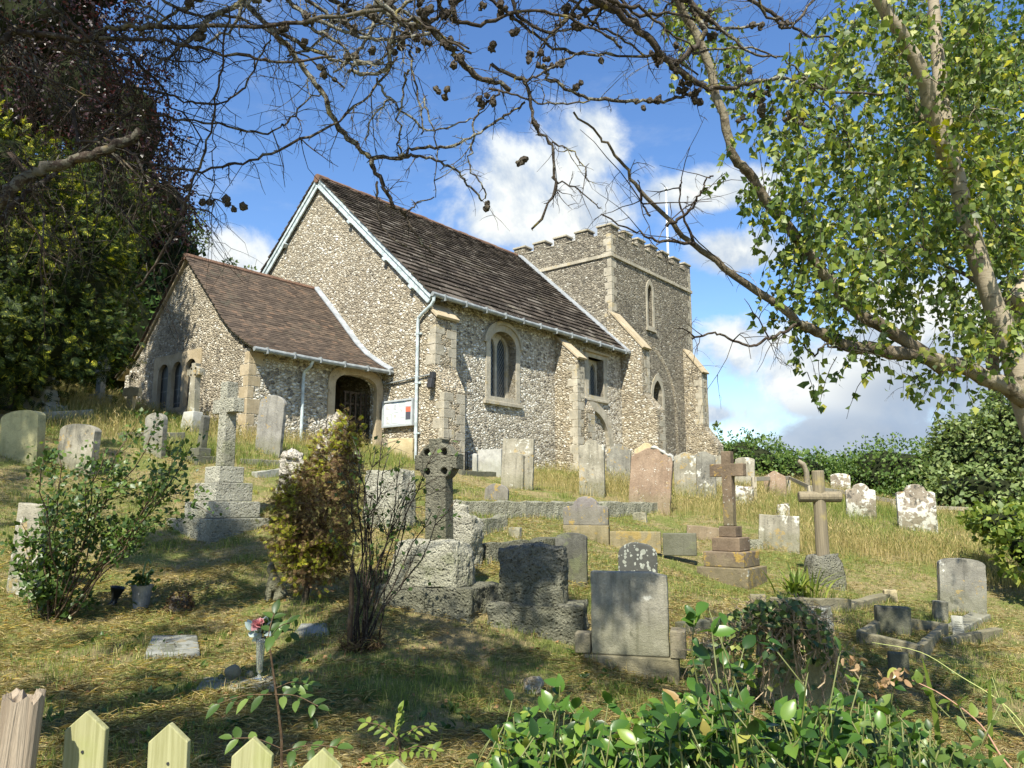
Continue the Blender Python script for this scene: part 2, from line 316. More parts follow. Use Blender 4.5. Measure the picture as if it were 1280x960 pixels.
def flint_mat(name, stops, mortar1, mortar2, scale, zs, mw=.09, tone=.25, bst=1.0, dk=.5):
    m, t = new_mat(name); c = ocoord(t, False); wob = t.noise(c, 3.2, 3).outputs[1]
    v = t.n('ShaderNodeVectorMath', {0: c, 1: t.n('ShaderNodeVectorMath', {0: wob, 'Scale': .16}, operation='SCALE').outputs[0]}, operation='ADD').outputs[0]
    v = scaled(t, v, (1, 1, zs))
    f1 = t.n('ShaderNodeTexVoronoi', {'Vector': v, 'Scale': scale, 'Randomness': .95}); ed = t.n('ShaderNodeTexVoronoi', {'Vector': v, 'Scale': scale, 'Randomness': .95}, feature='DISTANCE_TO_EDGE').outputs['Distance']
    sc = t.n('ShaderNodeSeparateColor', {0: f1.outputs['Color']}); col = t.ramp(sc.outputs[0], stops)
    inner = t.noise(v, scale*2.2, 4, .7).outputs[0]; col = t.mix(t.math('MULTIPLY', t.smooth(inner, .5, .72), dk), col, (.08,.075,.07)); col = t.mix(t.math('MULTIPLY', t.smooth(inner, .5, .3), .35), col, (.62,.58,.5))
    mn = t.noise(c, 1.7, 5).outputs[0]; mort = t.mix(t.smooth(mn, .3, .7), mortar1, mortar2)
    wv = t.math('ADD', t.math('MULTIPLY', sc.outputs[1], mw), mw*.35); mk = t.smooth(ed, wv, t.math('ADD', wv, .05))
    pn = t.noise(c, .9, 6, .7, .5).outputs[0]; mk = t.math('MULTIPLY', mk, t.math('SUBTRACT', 1.0, t.math('MULTIPLY', t.smooth(pn, .55, .68), .6)))
    col = t.mix(mk, mort, col); dp = t.noise(scaled(t, c, (3, 3, .5)), 1.0, 5, .65).outputs[0]; col = t.mix(t.math('MULTIPLY', t.smooth(dp, .54, .72), .4), col, (.12,.11,.085))
    big = t.noise(c, .55, 5, .6).outputs[0]; col = t.mix(t.math('MULTIPLY', t.smooth(big, .42, .72), tone), col, (.13,.115,.09))
    h = t.math('ADD', t.smooth(ed, 0, .28), t.math('MULTIPLY', t.noise(c, 22, 4).outputs[0], .4))
    out(t, col, .85, t.math('ADD', h, t.math('MULTIPLY', sc.outputs[2], .5)), bst, .06, .2); return m
M_fl_gable = flint_mat('flint_gable', [(0,(.11,.095,.075)),(.15,(.20,.17,.13)),(.35,(.29,.245,.18)),(.6,(.37,.32,.24)),(.85,(.50,.46,.38)),(1,(.64,.61,.55))], (.285,.24,.17), (.36,.305,.22), 9.0, 1.75, .085, .35, .75, .35)
M_fl_side = flint_mat('flint_side', [(0,(.10,.09,.08)),(.2,(.22,.20,.17)),(.42,(.42,.38,.31)),(.65,(.62,.58,.50)),(1,(.80,.78,.72))], (.37,.32,.235), (.46,.40,.30), 8.6, 1.6, .075, .25, .8, .4)
M_fl_tower = flint_mat('flint_tower', [(0,(.07,.065,.055)),(.3,(.18,.155,.12)),(.55,(.29,.255,.195)),(.85,(.40,.36,.28)),(1,(.60,.57,.49))], (.23,.20,.15), (.29,.25,.185), 6.6, 2.9, .08, .35)
M_fl_butt = flint_mat('flint_buttress', [(0,(.10,.085,.065)),(.2,(.23,.19,.135)),(.5,(.38,.32,.23)),(.8,(.50,.45,.35)),(1,(.66,.63,.56))], (.31,.255,.17), (.39,.325,.23), 8.4, 1.8, .085, .35, .85, .45)

def roof_mat(name, cols, spots, rs=1.0):
    m, t = new_mat(name); v = ocoord(t, False); r = t.n('ShaderNodeNewGeometry').outputs['Random Per Island']; col = t.ramp(r, cols)
    n = t.noise(v, 9, 5, .65).outputs[0]; col = t.mix(t.math('MULTIPLY', t.smooth(n, .45, .7), .4), col, tuple(x*.5 for x in cols[0][1]))
    for c, sc, th, am in spots:
        q = t.noise(v, sc, 5, .7, .5).outputs[0]; bg = t.noise(v, sc*.2, 3).outputs[0]; col = t.mix(t.math('MULTIPLY', t.smooth(t.math('ADD', q, t.math('MULTIPLY', t.math('SUBTRACT', bg, .5), .6)), th, th+.07), am), col, c)
    out(t, col, .95, t.noise(v, 30, 5).outputs[0], .4, .02, .1); return m
M_slabroof = roof_mat('stone_slate_roof', [(0,(.030,.024,.020)),(.5,(.052,.042,.034)),(.85,(.085,.068,.055)),(1,(.15,.13,.11))], [((.40,.36,.30), 20, .64, .85), ((.16,.15,.09), 5, .64, .5)])
M_tileroof = roof_mat('clay_tile_roof', [(0,(.060,.046,.037)),(.5,(.088,.067,.052)),(.85,(.112,.083,.062)),(1,(.15,.10,.07))], [((.08,.075,.055), 3, .58, .5), ((.30,.25,.18), 30, .72, .5)])
M_ridge = stone_mat('ridge_tile', (.13,.075,.052), (.19,.115,.08), [((.3,.28,.2), 9, .66, .6)], streak=0)
def plain(name, col, rough=.5, spec=.4, var=.12, sc=4, metal=0.0, bump=0.15):
    m, t = new_mat(name); v = ocoord(t); n = t.noise(v, sc, 6, .6).outputs[0]
    c = t.mix(t.smooth(n, .3, .7), tuple(x*(1-var) for x in col), tuple(min(1, x*(1+var)) for x in col)); out(t, c, rough, n, bump, .01, spec, metal); return m
M_paint = plain('pale_blue_paint', (.40,.45,.46), .6, var=.28, sc=7)
M_gutter = plain('grey_gutter_paint', (.23,.245,.245), .55, var=.25, sc=5)
M_lead = plain('weathered_lead', (.25,.265,.28), .6, var=.25, sc=5)
M_iron = plain('dark_iron', (.03,.03,.032), .5)
M_pole = plain('white_pole_paint', (.72,.74,.76), .4, var=.05)
M_darkwood = plain('dark_door_timber', (.05,.035,.022), .7, var=.4, sc=9)
M_soffit = plain('dark_rafter_timber', (.07,.055,.04), .8, var=.4)
def wood_mat(name, c1, c2, crack, sc=1.0, bd=.01, mossy=None):
    m, t = new_mat(name); v = ocoord(t); g = t.noise(scaled(t, v, (60*sc, 60*sc, 2.2*sc)), 1, 7, .65, .6).outputs[0]; b = t.noise(v, 5, 5).outputs[0]
    col = t.mix(t.smooth(g, .35, .65), c1, c2); col = t.mix(t.math('MULTIPLY', t.smooth(g, .60, .72), .7), col, crack); col = t.mix(t.math('MULTIPLY', t.smooth(b, .55, .75), .45), col, mossy or crack)
    out(t, col, .85, g, .7, bd, .2); return m
M_picket = wood_mat('green_stained_picket', (.235,.225,.105), (.34,.325,.175), (.16,.16,.06), 1, .004, (.22,.26,.05))
M_oldpost = wood_mat('rotted_post', (.22,.17,.12), (.36,.29,.215), (.06,.04,.028), .7, .03)
M_rail = wood_mat('grey_fence_rail', (.30,.26,.19), (.42,.37,.28), (.16,.13,.09))
M_woodx = wood_mat('log_cross_wood', (.15,.125,.085), (.23,.19,.125), (.10,.08,.06), .6, .01, (.36,.29,.08))
def glass_mat():
    m, t = new_mat('leaded_glass'); c = ocoord(t, False); s = t.n('ShaderNodeSeparateXYZ', {0: c}); lines = None
    a = t.math('ADD', s.outputs[0], s.outputs[1])
    for op in ('ADD', 'SUBTRACT'):
        q = t.math('FRACT', t.math('MULTIPLY', t.math(op, t.math('MULTIPLY', a, 1.5), s.outputs[2]), 6.0)); l = t.math('LESS_THAN', q, .14); lines = l if lines is None else t.math('MAXIMUM', lines, l)
    n = t.noise(c, 8, 3).outputs[0]; col = t.mix(lines, t.mix(n, (.012,.015,.018), (.05,.06,.065)), (.14,.15,.15)); p = out(t, col, .22, n, .25, .02, .5); return m
M_glass = glass_mat()
def bars_mat():
    m, t = new_mat('barred_dark_glass'); c = ocoord(t, False); s = t.n('ShaderNodeSeparateXYZ', {0: c})
    a = t.math('LESS_THAN', t.math('FRACT', t.math('MULTIPLY', s.outputs[2], 2.6)), .10); b = t.math('LESS_THAN', t.math('FRACT', t.math('MULTIPLY', s.outputs[1], 4.6)), .13)
    col = t.mix(t.math('MAXIMUM', a, b), (.028,.03,.03), (.10,.10,.095)); out(t, col, .35, None, spec=.4); return m
M_bars = bars_mat()

def leaf_mat(name, cols, rough=.5, spec=.3, trans=.4, tcol=None):
    m, t = new_mat(name); r = t.n('ShaderNodeNewGeometry').outputs['Random Per Island']; col = t.ramp(r, cols)
    p = t.n('ShaderNodeBsdfPrincipled', {'Base Color': col, 'Roughness': rough, 'Specular IOR Level': spec})
    tc = t.mix(1.0, col, tcol or (1.5, 1.5, .6), 'MULTIPLY'); tr = t.n('ShaderNodeBsdfTranslucent', {'Color': tc})
    mx = t.n('ShaderNodeMixShader', {0: trans, 1: p.outputs[0], 2: tr.outputs[0]}); t.n('ShaderNodeOutputMaterial', {0: mx.outputs[0]}); return m
L_birch = leaf_mat('birch_leaf', [(0,(.045,.080,.018)),(.45,(.115,.165,.038)),(.85,(.23,.28,.065)),(1,(.47,.44,.09))], .45, .35, .42)
L_bramble = leaf_mat('hedgerow_leaf', [(0,(.045,.085,.018)),(.6,(.085,.145,.03)),(1,(.17,.23,.06))], .5, .3, .35)
L_hedge = leaf_mat('hedge_leaf', [(0,(.022,.050,.010)),(.6,(.045,.095,.018)),(1,(.09,.15,.03))], .5, .3, .3)
L_tree = leaf_mat('far_tree_leaf', [(0,(.08,.12,.035)),(.6,(.14,.19,.062)),(1,(.25,.29,.11))], .5, .3, .3)
L_gold = leaf_mat('golden_conifer', [(0,(.010,.020,.005)),(.55,(.024,.042,.008)),(.85,(.06,.085,.012)),(1,(.18,.18,.02))], .6, .2, .25)  # colour lowered in place of the shade that falls on this tree
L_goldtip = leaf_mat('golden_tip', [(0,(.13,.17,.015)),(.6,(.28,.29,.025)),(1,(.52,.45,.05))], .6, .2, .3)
L_beech = leaf_mat('copper_beech_leaf', [(0,(.012,.006,.007)),(.6,(.028,.012,.014)),(1,(.07,.03,.03))], .4, .4, .3, (1.6,.8,.8))  # leaf albedo cut to stand in for shade from overhead
L_laurel = leaf_mat('camellia_leaf', [(0,(.018,.045,.010)),(.35,(.038,.090,.016)),(.7,(.075,.15,.022)),(.9,(.14,.22,.032)),(.975,(.28,.31,.06)),(1,(.28,.18,.07))], .33, .35, .30)
L_brownleaf = leaf_mat('withered_leaf', [(0,(.16,.075,.03)),(1,(.42,.25,.12))], .7, .2, .3)
L_rose = leaf_mat('rose_leaf', [(0,(.030,.058,.013)),(.6,(.065,.115,.024)),(1,(.16,.22,.055))], .4, .35, .35)
L_brownshrub = leaf_mat('dead_conifer_frond', [(0,(.07,.040,.024)),(.5,(.14,.085,.048)),(.8,(.20,.14,.06)),(1,(.26,.24,.07))], .8, .1, .2)
L_fern = leaf_mat('fern_frond', [(0,(.07,.12,.02)),(.6,(.15,.20,.035)),(1,(.28,.30,.07))], .45, .3, .35)
L_ivy = leaf_mat('ivy_leaf', [(0,(.028,.058,.018)),(.6,(.07,.12,.03)),(1,(.26,.28,.07))], .4, .4, .2)
L_grass = leaf_mat('grass_blade', [(0,(.075,.12,.024)),(.5,(.15,.20,.042)),(.85,(.28,.29,.08)),(1,(.44,.40,.16))], .6, .2, .35)
L_wither = leaf_mat('buff_withered_petal', [(0,(.24,.14,.07)),(1,(.48,.34,.20))], .7, .2, .3)
L_straw = leaf_mat('straw_blade', [(0,(.19,.14,.06)),(.5,(.38,.30,.145)),(1,(.60,.49,.26))], .7, .15, .25)
L_hay = leaf_mat('tall_grass_blade', [(0,(.13,.15,.04)),(.3,(.24,.22,.08)),(.7,(.38,.30,.13)),(1,(.55,.44,.22))], .65, .2, .35)
L_pink = leaf_mat('pink_petal', [(0,(.62,.26,.27)),(1,(.80,.50,.48))], .6, .2, .4, (1.2,.9,.9))
L_wpetal = leaf_mat('silvery_leaf', [(0,(.30,.38,.36)),(1,(.55,.60,.58))], .6, .2, .3)
L_redpetal = leaf_mat('red_petal', [(0,(.25,.01,.02)),(1,(.45,.03,.05))], .6, .2, .3)
def bark_mat(name, c1, c2, lich, sc=12, bd=.01, amt=.6):
    m, t = new_mat(name); v = ocoord(t, False); n = t.noise(v, sc, 6, .65, .5).outputs[0]; col = t.mix(t.smooth(n, .35, .65), c1, c2)
    l = t.noise(v, sc*1.7, 5, .7).outputs[0]; b = t.noise(v, 1.4, 3).outputs[0]
    col = t.mix(t.math('MULTIPLY', t.smooth(t.math('ADD', l, t.math('MULTIPLY', t.math('SUBTRACT', b, .5), .8)), .53, .60), amt), col, lich[0]); y = t.noise(v, sc*.7, 4).outputs[0]; col = t.mix(t.math('MULTIPLY', t.smooth(y, .60, .68), amt), col, lich[1])
    out(t, col, .95, t.noise(v, sc*4, 6, .7).outputs[0], .9, bd, .1); return m
B_dead = bark_mat('lichened_dead_bark', (.040,.032,.026), (.095,.076,.06), [(.30,.29,.23), (.28,.23,.08)], 22, .012, .7)
B_twig = bark_mat('dark_twig', (.024,.018,.014), (.06,.044,.034), [(.20,.185,.14), (.16,.12,.05)], 20, .006, .45)
B_cone = bark_mat('old_cone', (.045,.035,.028), (.10,.082,.065), [(.17,.15,.11), (.12,.10,.06)], 40, .012, .4)
B_trunk = bark_mat('brown_bark', (.05,.038,.028), (.11,.085,.06), [(.13,.13,.08), (.16,.13,.09)], 10, .03, .4)
B_stem = bark_mat('shrub_stem', (.06,.04,.025), (.13,.085,.05), [(.2,.17,.12), (.12,.09,.05)], 20, .004, .4)
B_ivyst = bark_mat('dry_ivy_stem', (.20,.145,.09), (.40,.31,.20), [(.38,.31,.21), (.2,.15,.1)], 20, .004, .4)
def birch_bark():
    m, t = new_mat('birch_bark'); v = ocoord(t, False); n = t.noise(scaled(t, v, (5, 5, 22)), 1.2, 6, .65).outputs[0]; col = t.mix(t.noise(v, 5, 4).outputs[0], (.24,.195,.135), (.38,.325,.245))
    col = t.mix(t.math('MULTIPLY', t.smooth(n, .57, .66), .85), col, (.07,.055,.04)); g = t.noise(v, 2.5, 5).outputs[0]; col = t.mix(t.math('MULTIPLY', t.smooth(g, .55, .7), .6), col, (.15,.13,.075))
    out(t, col, .8, n, .6, .012, .2); return m
B_birch = birch_bark()
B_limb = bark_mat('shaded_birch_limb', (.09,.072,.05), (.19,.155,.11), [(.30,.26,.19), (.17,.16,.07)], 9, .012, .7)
def ground_mat():
    m, t = new_mat('mown_churchyard_turf'); v = t.n('ShaderNodeTexCoord').outputs['Object']
    a = t.noise(v, 1.1, 7, .65).outputs[0]; b = t.noise(v, 7, 6, .7).outputs[0]; c = t.noise(v, 45, 4, .7).outputs[0]
    col = t.mix(t.smooth(t.math('ADD', a, t.math('MULTIPLY', t.math('SUBTRACT', b, .5), .6)), .40, .60), (.30,.24,.12), (.165,.19,.05))
    col = t.mix(t.math('MULTIPLY', t.smooth(b, .55, .72), .7), col, (.10,.07,.04)); col = t.mix(t.math('MULTIPLY', t.smooth(c, .5, .7), .5), col, (.30,.235,.125)); col = t.mix(t.math('MULTIPLY', t.smooth(c, .5, .3), .5), col, (.045,.040,.018))
    out(t, col, .97, t.math('ADD', t.math('MULTIPLY', b, .7), c), 1.0, .05, .1); return m
M_ground = ground_mat()

# ---------------------------------------------------------------- ground
def build_ground():
    xs = np.concatenate([[-900, -300, -120, -70], np.arange(-44, 44.1, .4), [70, 120, 300, 900]]); ys = np.concatenate([[-300, -80, -30, -14], np.arange(-8, 64, .4), [80, 120, 300, 900, 1800]])
    X, Y = np.meshgrid(xs, ys); Z = gzn(X, Y); n, m = X.shape; V = np.stack([X, Y, Z], -1).reshape(-1, 3)
    i = np.arange((n-1)*m).reshape(n-1, m)[:, :-1].ravel(); F = np.stack([i, i+1, i+m+1, i+m], 1)
    o = np_mesh('ground', V, F, M_ground, smooth=True); tag(o, kind='structure'); return o
build_ground()

# ---------------------------------------------------------------- the church
church = thing('church', 'flint church with battlemented tower, steep stone slate nave roof and red tiled porch', 'church', tuple(C0+np.array([0, 0, ZB])), math.pi/2-CA)
TR = Matrix.Translation((0, 0, -ZB)); GM = TR @ Matrix(((0, 1, 0, 0), (-1, 0, 0, 0), (0, 0, 1, 0), (0, 0, 0, 1)))   # GM: outline x = -v, extruded along u
def lancet(x0, x1, zs, z0, kind='point', n=7, rise=None):
    w = x1-x0; c = (x0+x1)/2; P = [(x0, z0), (x1, z0)]
    if kind == 'point':
        r = w*.95; a1 = math.acos((r-w/2)/r)
        P += [(x1-r+r*math.cos(a1*i/n), zs+r*math.sin(a1*i/n)) for i in range(n+1)]; P += [(x0+r-r*math.cos(a1*i/n), zs+r*math.sin(a1*i/n)) for i in range(n-1, -1, -1)]
    elif kind == 'round': P += [(c+w/2*math.cos(math.pi*i/(2*n)), zs+(rise or w/2)*math.sin(math.pi*i/(2*n))) for i in range(2*n+1)]
    elif kind == 'flat':
        r = rise or w*.22
        P += [(c+w/2*math.copysign(abs(math.cos(math.pi*i/(2*n)))**.8, math.cos(math.pi*i/(2*n))), zs+r*math.sin(math.pi*i/(2*n))**.75) for i in range(2*n+1)]
    return P
rect = lambda a, b, c, d: [(a, c), (b, c), (b, d), (a, d)]
# nave
mb = MB(); w1 = lancet(2.8, 4.06, 6.50, 4.85, 'round', 7, .46); w2 = rect(8.27, 9.3, 5.5, 6.9)
mb.prism(rect(.6, 10.75, 1.6, 7.55), 0, .6, TR, [w1, w2]); mb.box(.6, 10.75, 9.5, 10.08, 1.6-ZB, 7.5-ZB)
nave = mb.build('nave_wall', M_fl_side, church)
mb = MB(); mb.prism([(0, 1.6), (0, 7.55), (-5.04, 12.14), (-10.08, 7.55), (-10.08, 1.6)], 0, .6, GM); mb.build('gable_wall', M_fl_gable, church)
TH = math.atan(.918); RL = 5.36/math.cos(TH); cT, sT = math.cos(TH), math.sin(TH)
def slope_pt(u, s, n, side=1):     # s metres up the slope from the eave
    v = -.32+s*cT-n*sT; z = 7.38+s*sT+n*cT
    return (u, v if side == 1 else 10.08-v, z-ZB)
rows = []; s = 0.0
while s < RL-.1:
    h = .34-.16*s/RL; rows.append((s, min(h, RL-s))); s += h
mb = MB()
for side in (1, -1):
    mb.hexa([slope_pt(-.1, 0, -.06, side), slope_pt(10.75, 0, -.06, side), slope_pt(10.75, RL, -.06, side), slope_pt(-.1, RL, -.06, side), slope_pt(-.1, 0, .004, side), slope_pt(10.75, 0, .004, side), slope_pt(10.75, RL, .004, side), slope_pt(-.1, RL, .004, side)])
mb.build('roof_deck', M_soffit, church)
mb = MB()
for side in (1, -1):
    for s0, h in rows:
        u = -.17+random.uniform(-.015, .015)
        while u < 10.72:
            w = random.uniform(.2, .48)*(1.15-.4*s0/RL); u1 = min(u+w, 10.745); d = random.uniform(-.014, .014); e = random.uniform(0, .016); a = s0-.02+d; b = min(s0+h+.07, RL); tl = random.uniform(-.008, .008)
            mb.hexa([slope_pt(u, a+tl, .022+e, side), slope_pt(u1-.008, a-tl, .022+e, side), slope_pt(u1-.008, b, .004, side), slope_pt(u, b, .004, side), slope_pt(u, a+tl, .080+e, side), slope_pt(u1-.008, a-tl, .078+e, side), slope_pt(u1-.008, b, .028, side), slope_pt(u, b, .028, side)]); u = u1
roof = mb.build('nave_roof', M_slabroof, church)
mb = MB(); u = -.17
while u < 10.7:
    u1 = min(u+.46, 10.74); j = random.uniform(-.012, .012)
    mb.tube([(u, 5.04, 12.24+j-ZB), (u1-.012, 5.04, 12.25+j-ZB)], .15, 10); u = u1
mb.build('ridge_tiles', M_ridge, roof, smooth=False)
# barge boards with a moulding, purlin ends, verge
mb = MB()
for side in (1, -1):
    for n0, n1, u0, u1 in ((-.26, -.03, -.10, -.055), (-.10, .0, -.135, -.10), (-.27, -.225, -.115, -.10)):
        P = [slope_pt(u0, -.06, n0, side), slope_pt(u1, -.06, n0, side), slope_pt(u1, RL+.0+n0*.9*0, n0, side), slope_pt(u0, RL, n0, side), slope_pt(u0, -.06, n1, side), slope_pt(u1, -.06, n1, side), slope_pt(u1, RL, n1, side), slope_pt(u0, RL, n1, side)]
        mb.hexa(P)
mb.build('bargeboard', M_paint, church)
mb = MB()
for side, ss in ((1, (.75, 2.3, 4.6)), (-1, (2.6, 4.6))):
    for s_ in ss:
        P = [slope_pt(-.17, s_, -.33, side), slope_pt(-.004, s_, -.33, side), slope_pt(-.004, s_+.16, -.33, side), slope_pt(-.17, s_+.16, -.33, side), slope_pt(-.17, s_, -.272, side), slope_pt(-.004, s_, -.272, side), slope_pt(-.004, s_+.16, -.272, side), slope_pt(-.17, s_+.16, -.272, side)]
        mb = MB(); mb.hexa(P); mb.build('purlin_end', M_paint, church)
def pipe(name, pts, r, mat, parent=church, n=10):
    mb = MB(); mb.tube([(a, b, c-ZB) for a, b, c in pts], r, n); return mb
mb = pipe('', [(-.14, -.40, 7.36), (3.5, -.40, 7.335), (7, -.40, 7.35), (10.8, -.40, 7.33)], .068, None)
for i in range(12): mb.box(.3+i*.9, .34+i*.9, -.48, -.30, 7.24-ZB, 7.43-ZB)
gut = mb.build('gutter', M_gutter, church, smooth=False)
mb = pipe('', [(-.07, -.40, 7.32), (-.07, -.39, 7.18), (-.08, -.3, 7.06), (-.09, .05, 6.86), (-.09, .18, 6.76), (-.09, .20, 6.6), (-.09, .20, 2.7)], .047, None)
for z in (6.3, 4.9, 3.5): mb.tube([(-.09, .20, z-ZB), (-.09, .20, z+.07-ZB)], .058, 10); mb.box(-.06, .0, .10, .30, z-ZB, z+.05-ZB)
mb.build('downpipe', M_paint, church)
mb = pipe('', [(-.05, 1.62, 5.12), (-.05, 1.58, 5.02), (-.05, .9, 5.05), (-.05, .25, 5.09), (-.05, -.30, 5.11)], .022, None); mb.build('conduit', M_gutter, church)
mb = MB(); mb.box(-.16, -.01, -.48, -.36, 4.98-ZB, 5.16-ZB); mb.hexa([(-.25, -.50, 4.72-ZB), (-.12, -.50, 4.70-ZB), (-.12, -.34, 4.70-ZB), (-.25, -.34, 4.72-ZB), (-.20, -.50, 4.98-ZB), (-.08, -.50, 4.96-ZB), (-.08, -.34, 4.96-ZB), (-.20, -.34, 4.98-ZB)]); mb.build('wall_lamp', M_iron, church, bevel=.01)
mb = MB(); mb.hexa([slope_pt(10.40, -.1, .07), slope_pt(10.744, -.1, .07), slope_pt(10.744, RL-.02, .07), slope_pt(10.40, RL-.02, .07), slope_pt(10.40, -.1, .10), slope_pt(10.744, -.1, .13), slope_pt(10.744, RL-.02, .13), slope_pt(10.40, RL-.02, .10)]); mb.build('lead_flashing', M_lead, roof)
# windows
def ring(outer, inner, y0, y1, name, mat, parent, M=TR): return MB().prism(outer, y0, y1, M, [inner]).build(name, mat, parent)
def window_arch(outer, inner, y0, y1, lights, mat, panemat, pane_y, nm='window'):
    f = ring(outer, inner, y0, y1, nm, mat, church)
    if lights:
        MB().prism(inner, .30, .42, TR, lights).build('mullion', mat, f)
        g = MB(); g.prism(inner, pane_y, pane_y+.02, TR); g.build('pane', panemat, f)
    return f
w1o = lancet(2.60, 4.26, 6.50, 4.72, 'round', 7, .66)
l1 = lancet(2.92, 3.38, 6.45, 4.92, 'point', 5); l2 = lancet(3.48, 3.94, 6.45, 4.92, 'point', 5)
f1 = window_arch(w1o, lancet(2.80, 4.06, 6.50, 4.86, 'round', 7, .46), -.03, .30, [l1, l2], M_dress, M_glass, .37)
MB().prism(rect(2.5, 4.36, 4.60, 4.719), -.09, .2, TR).build('sill', M_dress, f1, bevel=.015)
MB().prism([(3.43+.95*math.cos(math.pi*i/14), 6.5+.78*math.sin(math.pi*i/14)) for i in range(15)]+[(3.43-.835*math.cos(math.pi*i/14), 6.5+.665*math.sin(math.pi*i/14)) for i in range(15)], -.085, .1, TR).build('hood_mould', M_dress, f1)
f2 = ring(rect(8.05, 9.52, 5.38, 7.06), rect(8.27, 9.3, 5.5, 6.9), -.025, .30, 'window', M_dress, church)
MB().prism(rect(8.271, 9.299, 5.501, 6.899), .28, .40, TR, [lancet(8.36, 8.73, 6.45, 5.58, 'point', 5), lancet(8.84, 9.21, 6.45, 5.58, 'point', 5)]).build('mullion', M_dress, f2)
MB().prism(rect(8.28, 9.29, 5.51, 6.89), .35, .37, TR).build('pane', M_glass, f2)
MB().prism(rect(7.95, 9.62, 7.061, 7.15), -.13, .1, TR).build('hood_mould', M_cope, f2, bevel=.015)
MB().prism(rect(8.0, 9.58, 5.28, 5.379), -.08, .1, TR).build('sill', M_dress, f2, bevel=.015)
# the half-buried blocked arch beside the buttress
MB().prism([(7.0, 1.8)]+[(7.0, 3.7)]+[(8.32-1.42*math.cos(math.pi*i/14), 3.75+1.5*math.sin(math.pi*i/14)) for i in range(15)]+[(9.76, 3.7), (9.76, 1.8)], -.14, .05, TR,
    [[(7.28, 1.81), (7.28, 3.7)]+[(8.32-1.10*math.cos(math.pi*i/14), 3.75+1.18*math.sin(math.pi*i/14)) for i in range(15)]+[(9.44, 3.7), (9.44, 1.81)]]).build('blocked_arch', M_dress, church)
# tower
mb = MB(); tl = lancet(13.66, 14.06, 10.62, 9.1, 'point', 6); tw = lancet(13.92, 14.72, 6.15, 3.5, 'point', 7)
mb.prism(rect(10.75, 17.9, 1.6, 12.42), .44, 1.0, TR, [tl, tw])
mb.box(10.75, 11.3, 1.0, 7.6, 1.6-ZB, 12.42-ZB); mb.box(17.35, 17.9, 1.0, 7.6, 1.6-ZB, 12.42-ZB); mb.box(11.3, 17.35, 7.05, 7.6, 1.6-ZB, 12.42-ZB); mb.box(11.3, 17.35, 1.0, 7.05, 11.7-ZB, 11.8-ZB)
tower = mb.build('tower_wall', M_fl_tower, church)
mb = MB(); z0, z1 = 11.42-ZB, 11.56-ZB; mb.box(10.69, 17.96, .38, .439, z0, z1); mb.box(10.69, 10.749, .44, 7.6, z0, z1); mb.box(17.901, 17.96, .44, 7.6, z0, z1); mb.box(10.69, 17.96, 7.601, 7.66, z0, z1)
mb.build('string_course', M_dress, tower, bevel=.012)
mw, mg = .62, (7.15-7*.62)/6; wallm = MB(); cope = MB()
for i in range(7):
    p = 10.75+i*(mw+mg); q = .44+i*(mw+mg)*7.16/7.15
    for (a, b, c, d) in ((p, p+mw, .44, .90), (p, p+mw, 7.14, 7.6)):
        wallm.box(a, b, c, d, 12.42-ZB, 12.74-ZB); cope.box(a-.04, b+.04, c-.05, d+.05, 12.741-ZB, 12.82-ZB)
    if 0 < i < 6:
        for (a, b) in ((10.75, 11.21), (17.44, 17.9)):
            wallm.box(a, b, q, q+mw, 12.42-ZB, 12.74-ZB); cope.box(a-.05, b+.05, q-.04, q+mw+.04, 12.741-ZB, 12.82-ZB)
    else:
        for (a, b) in ((10.75, 11.21), (17.44, 17.9)):
            c, d = (.901, 1.06) if i == 0 else (6.98, 7.139); wallm.box(a, b, c, d, 12.42-ZB, 12.739-ZB); cope.box(a-.045, b+.045, c+.05, d+.045 if i == 0 else d-.05, 12.743-ZB, 12.815-ZB)
    if i < 6:
        cope.box(p+mw+.002, p+mw+mg-.002, .41, .93, 12.421-ZB, 12.47-ZB); cope.box(10.72, 11.24, q+mw+.002, q+mw+mg-.002, 12.422-ZB, 12.469-ZB) if 0 < i < 5 else None
wallm.build('battlement', M_fl_tower, tower); cope.build('battlement_coping', M_dress, tower, bevel=.012)
ft = window_arch(lancet(13.52, 14.22, 10.60, 8.98, 'point', 6), lancet(13.66, 14.06, 10.62, 9.1, 'point', 6), .41, .6, None, M_dress, M_glass, 0)
MB().prism(lancet(13.661, 14.059, 10.62, 9.101, 'point', 6), .82, .85, TR).build('louvre', M_dress, ft)
MB().prism(rect(13.46, 14.28, 8.88, 8.979), .36, .6, TR).build('sill', M_dress, ft)
fw_ = ring(lancet(13.74, 14.9, 6.15, 3.3, 'point', 7), lancet(13.92, 14.72, 6.15, 3.5, 'point', 7), .415, .6, 'window', M_dress, church)
MB().prism(lancet(13.93, 14.71, 6.15, 3.51, 'point', 7), .80, .82, TR).build('pane', M_glass, fw_)
# trace of a great blocked arch on the tower
MB().prism([(13.0+3.1*math.cos(math.pi/2*i/12), 5.6+2.9*math.sin(math.pi/2*i/12)) for i in range(13)]+[(13.0, 8.26)]+[(13.0+2.86*math.cos(math.pi/2*i/12), 5.6+2.66*math.sin(math.pi/2*i/12)) for i in range(12, -1, -1)]+[(15.86, 2.4), (16.1, 2.4)], .434, .5, TR).build('blocked_arch', M_fl_butt, tower)
fu, fz = cpt(842, 318, 1.2); _, ftop = cpt(840.5, 240, 1.2)
mb = MB(); mb.tube([(min(fu, 17.2), 1.2, 11.8-ZB), (min(fu, 17.2), 1.2, ftop-ZB-.1)], [.06, .045], 10); mb.tube([(min(fu, 17.2), 1.2, ftop-ZB-.1), (min(fu, 17.2), 1.2, ftop-ZB)], .08, 10)
mb.build('flagpole', M_pole, tower)
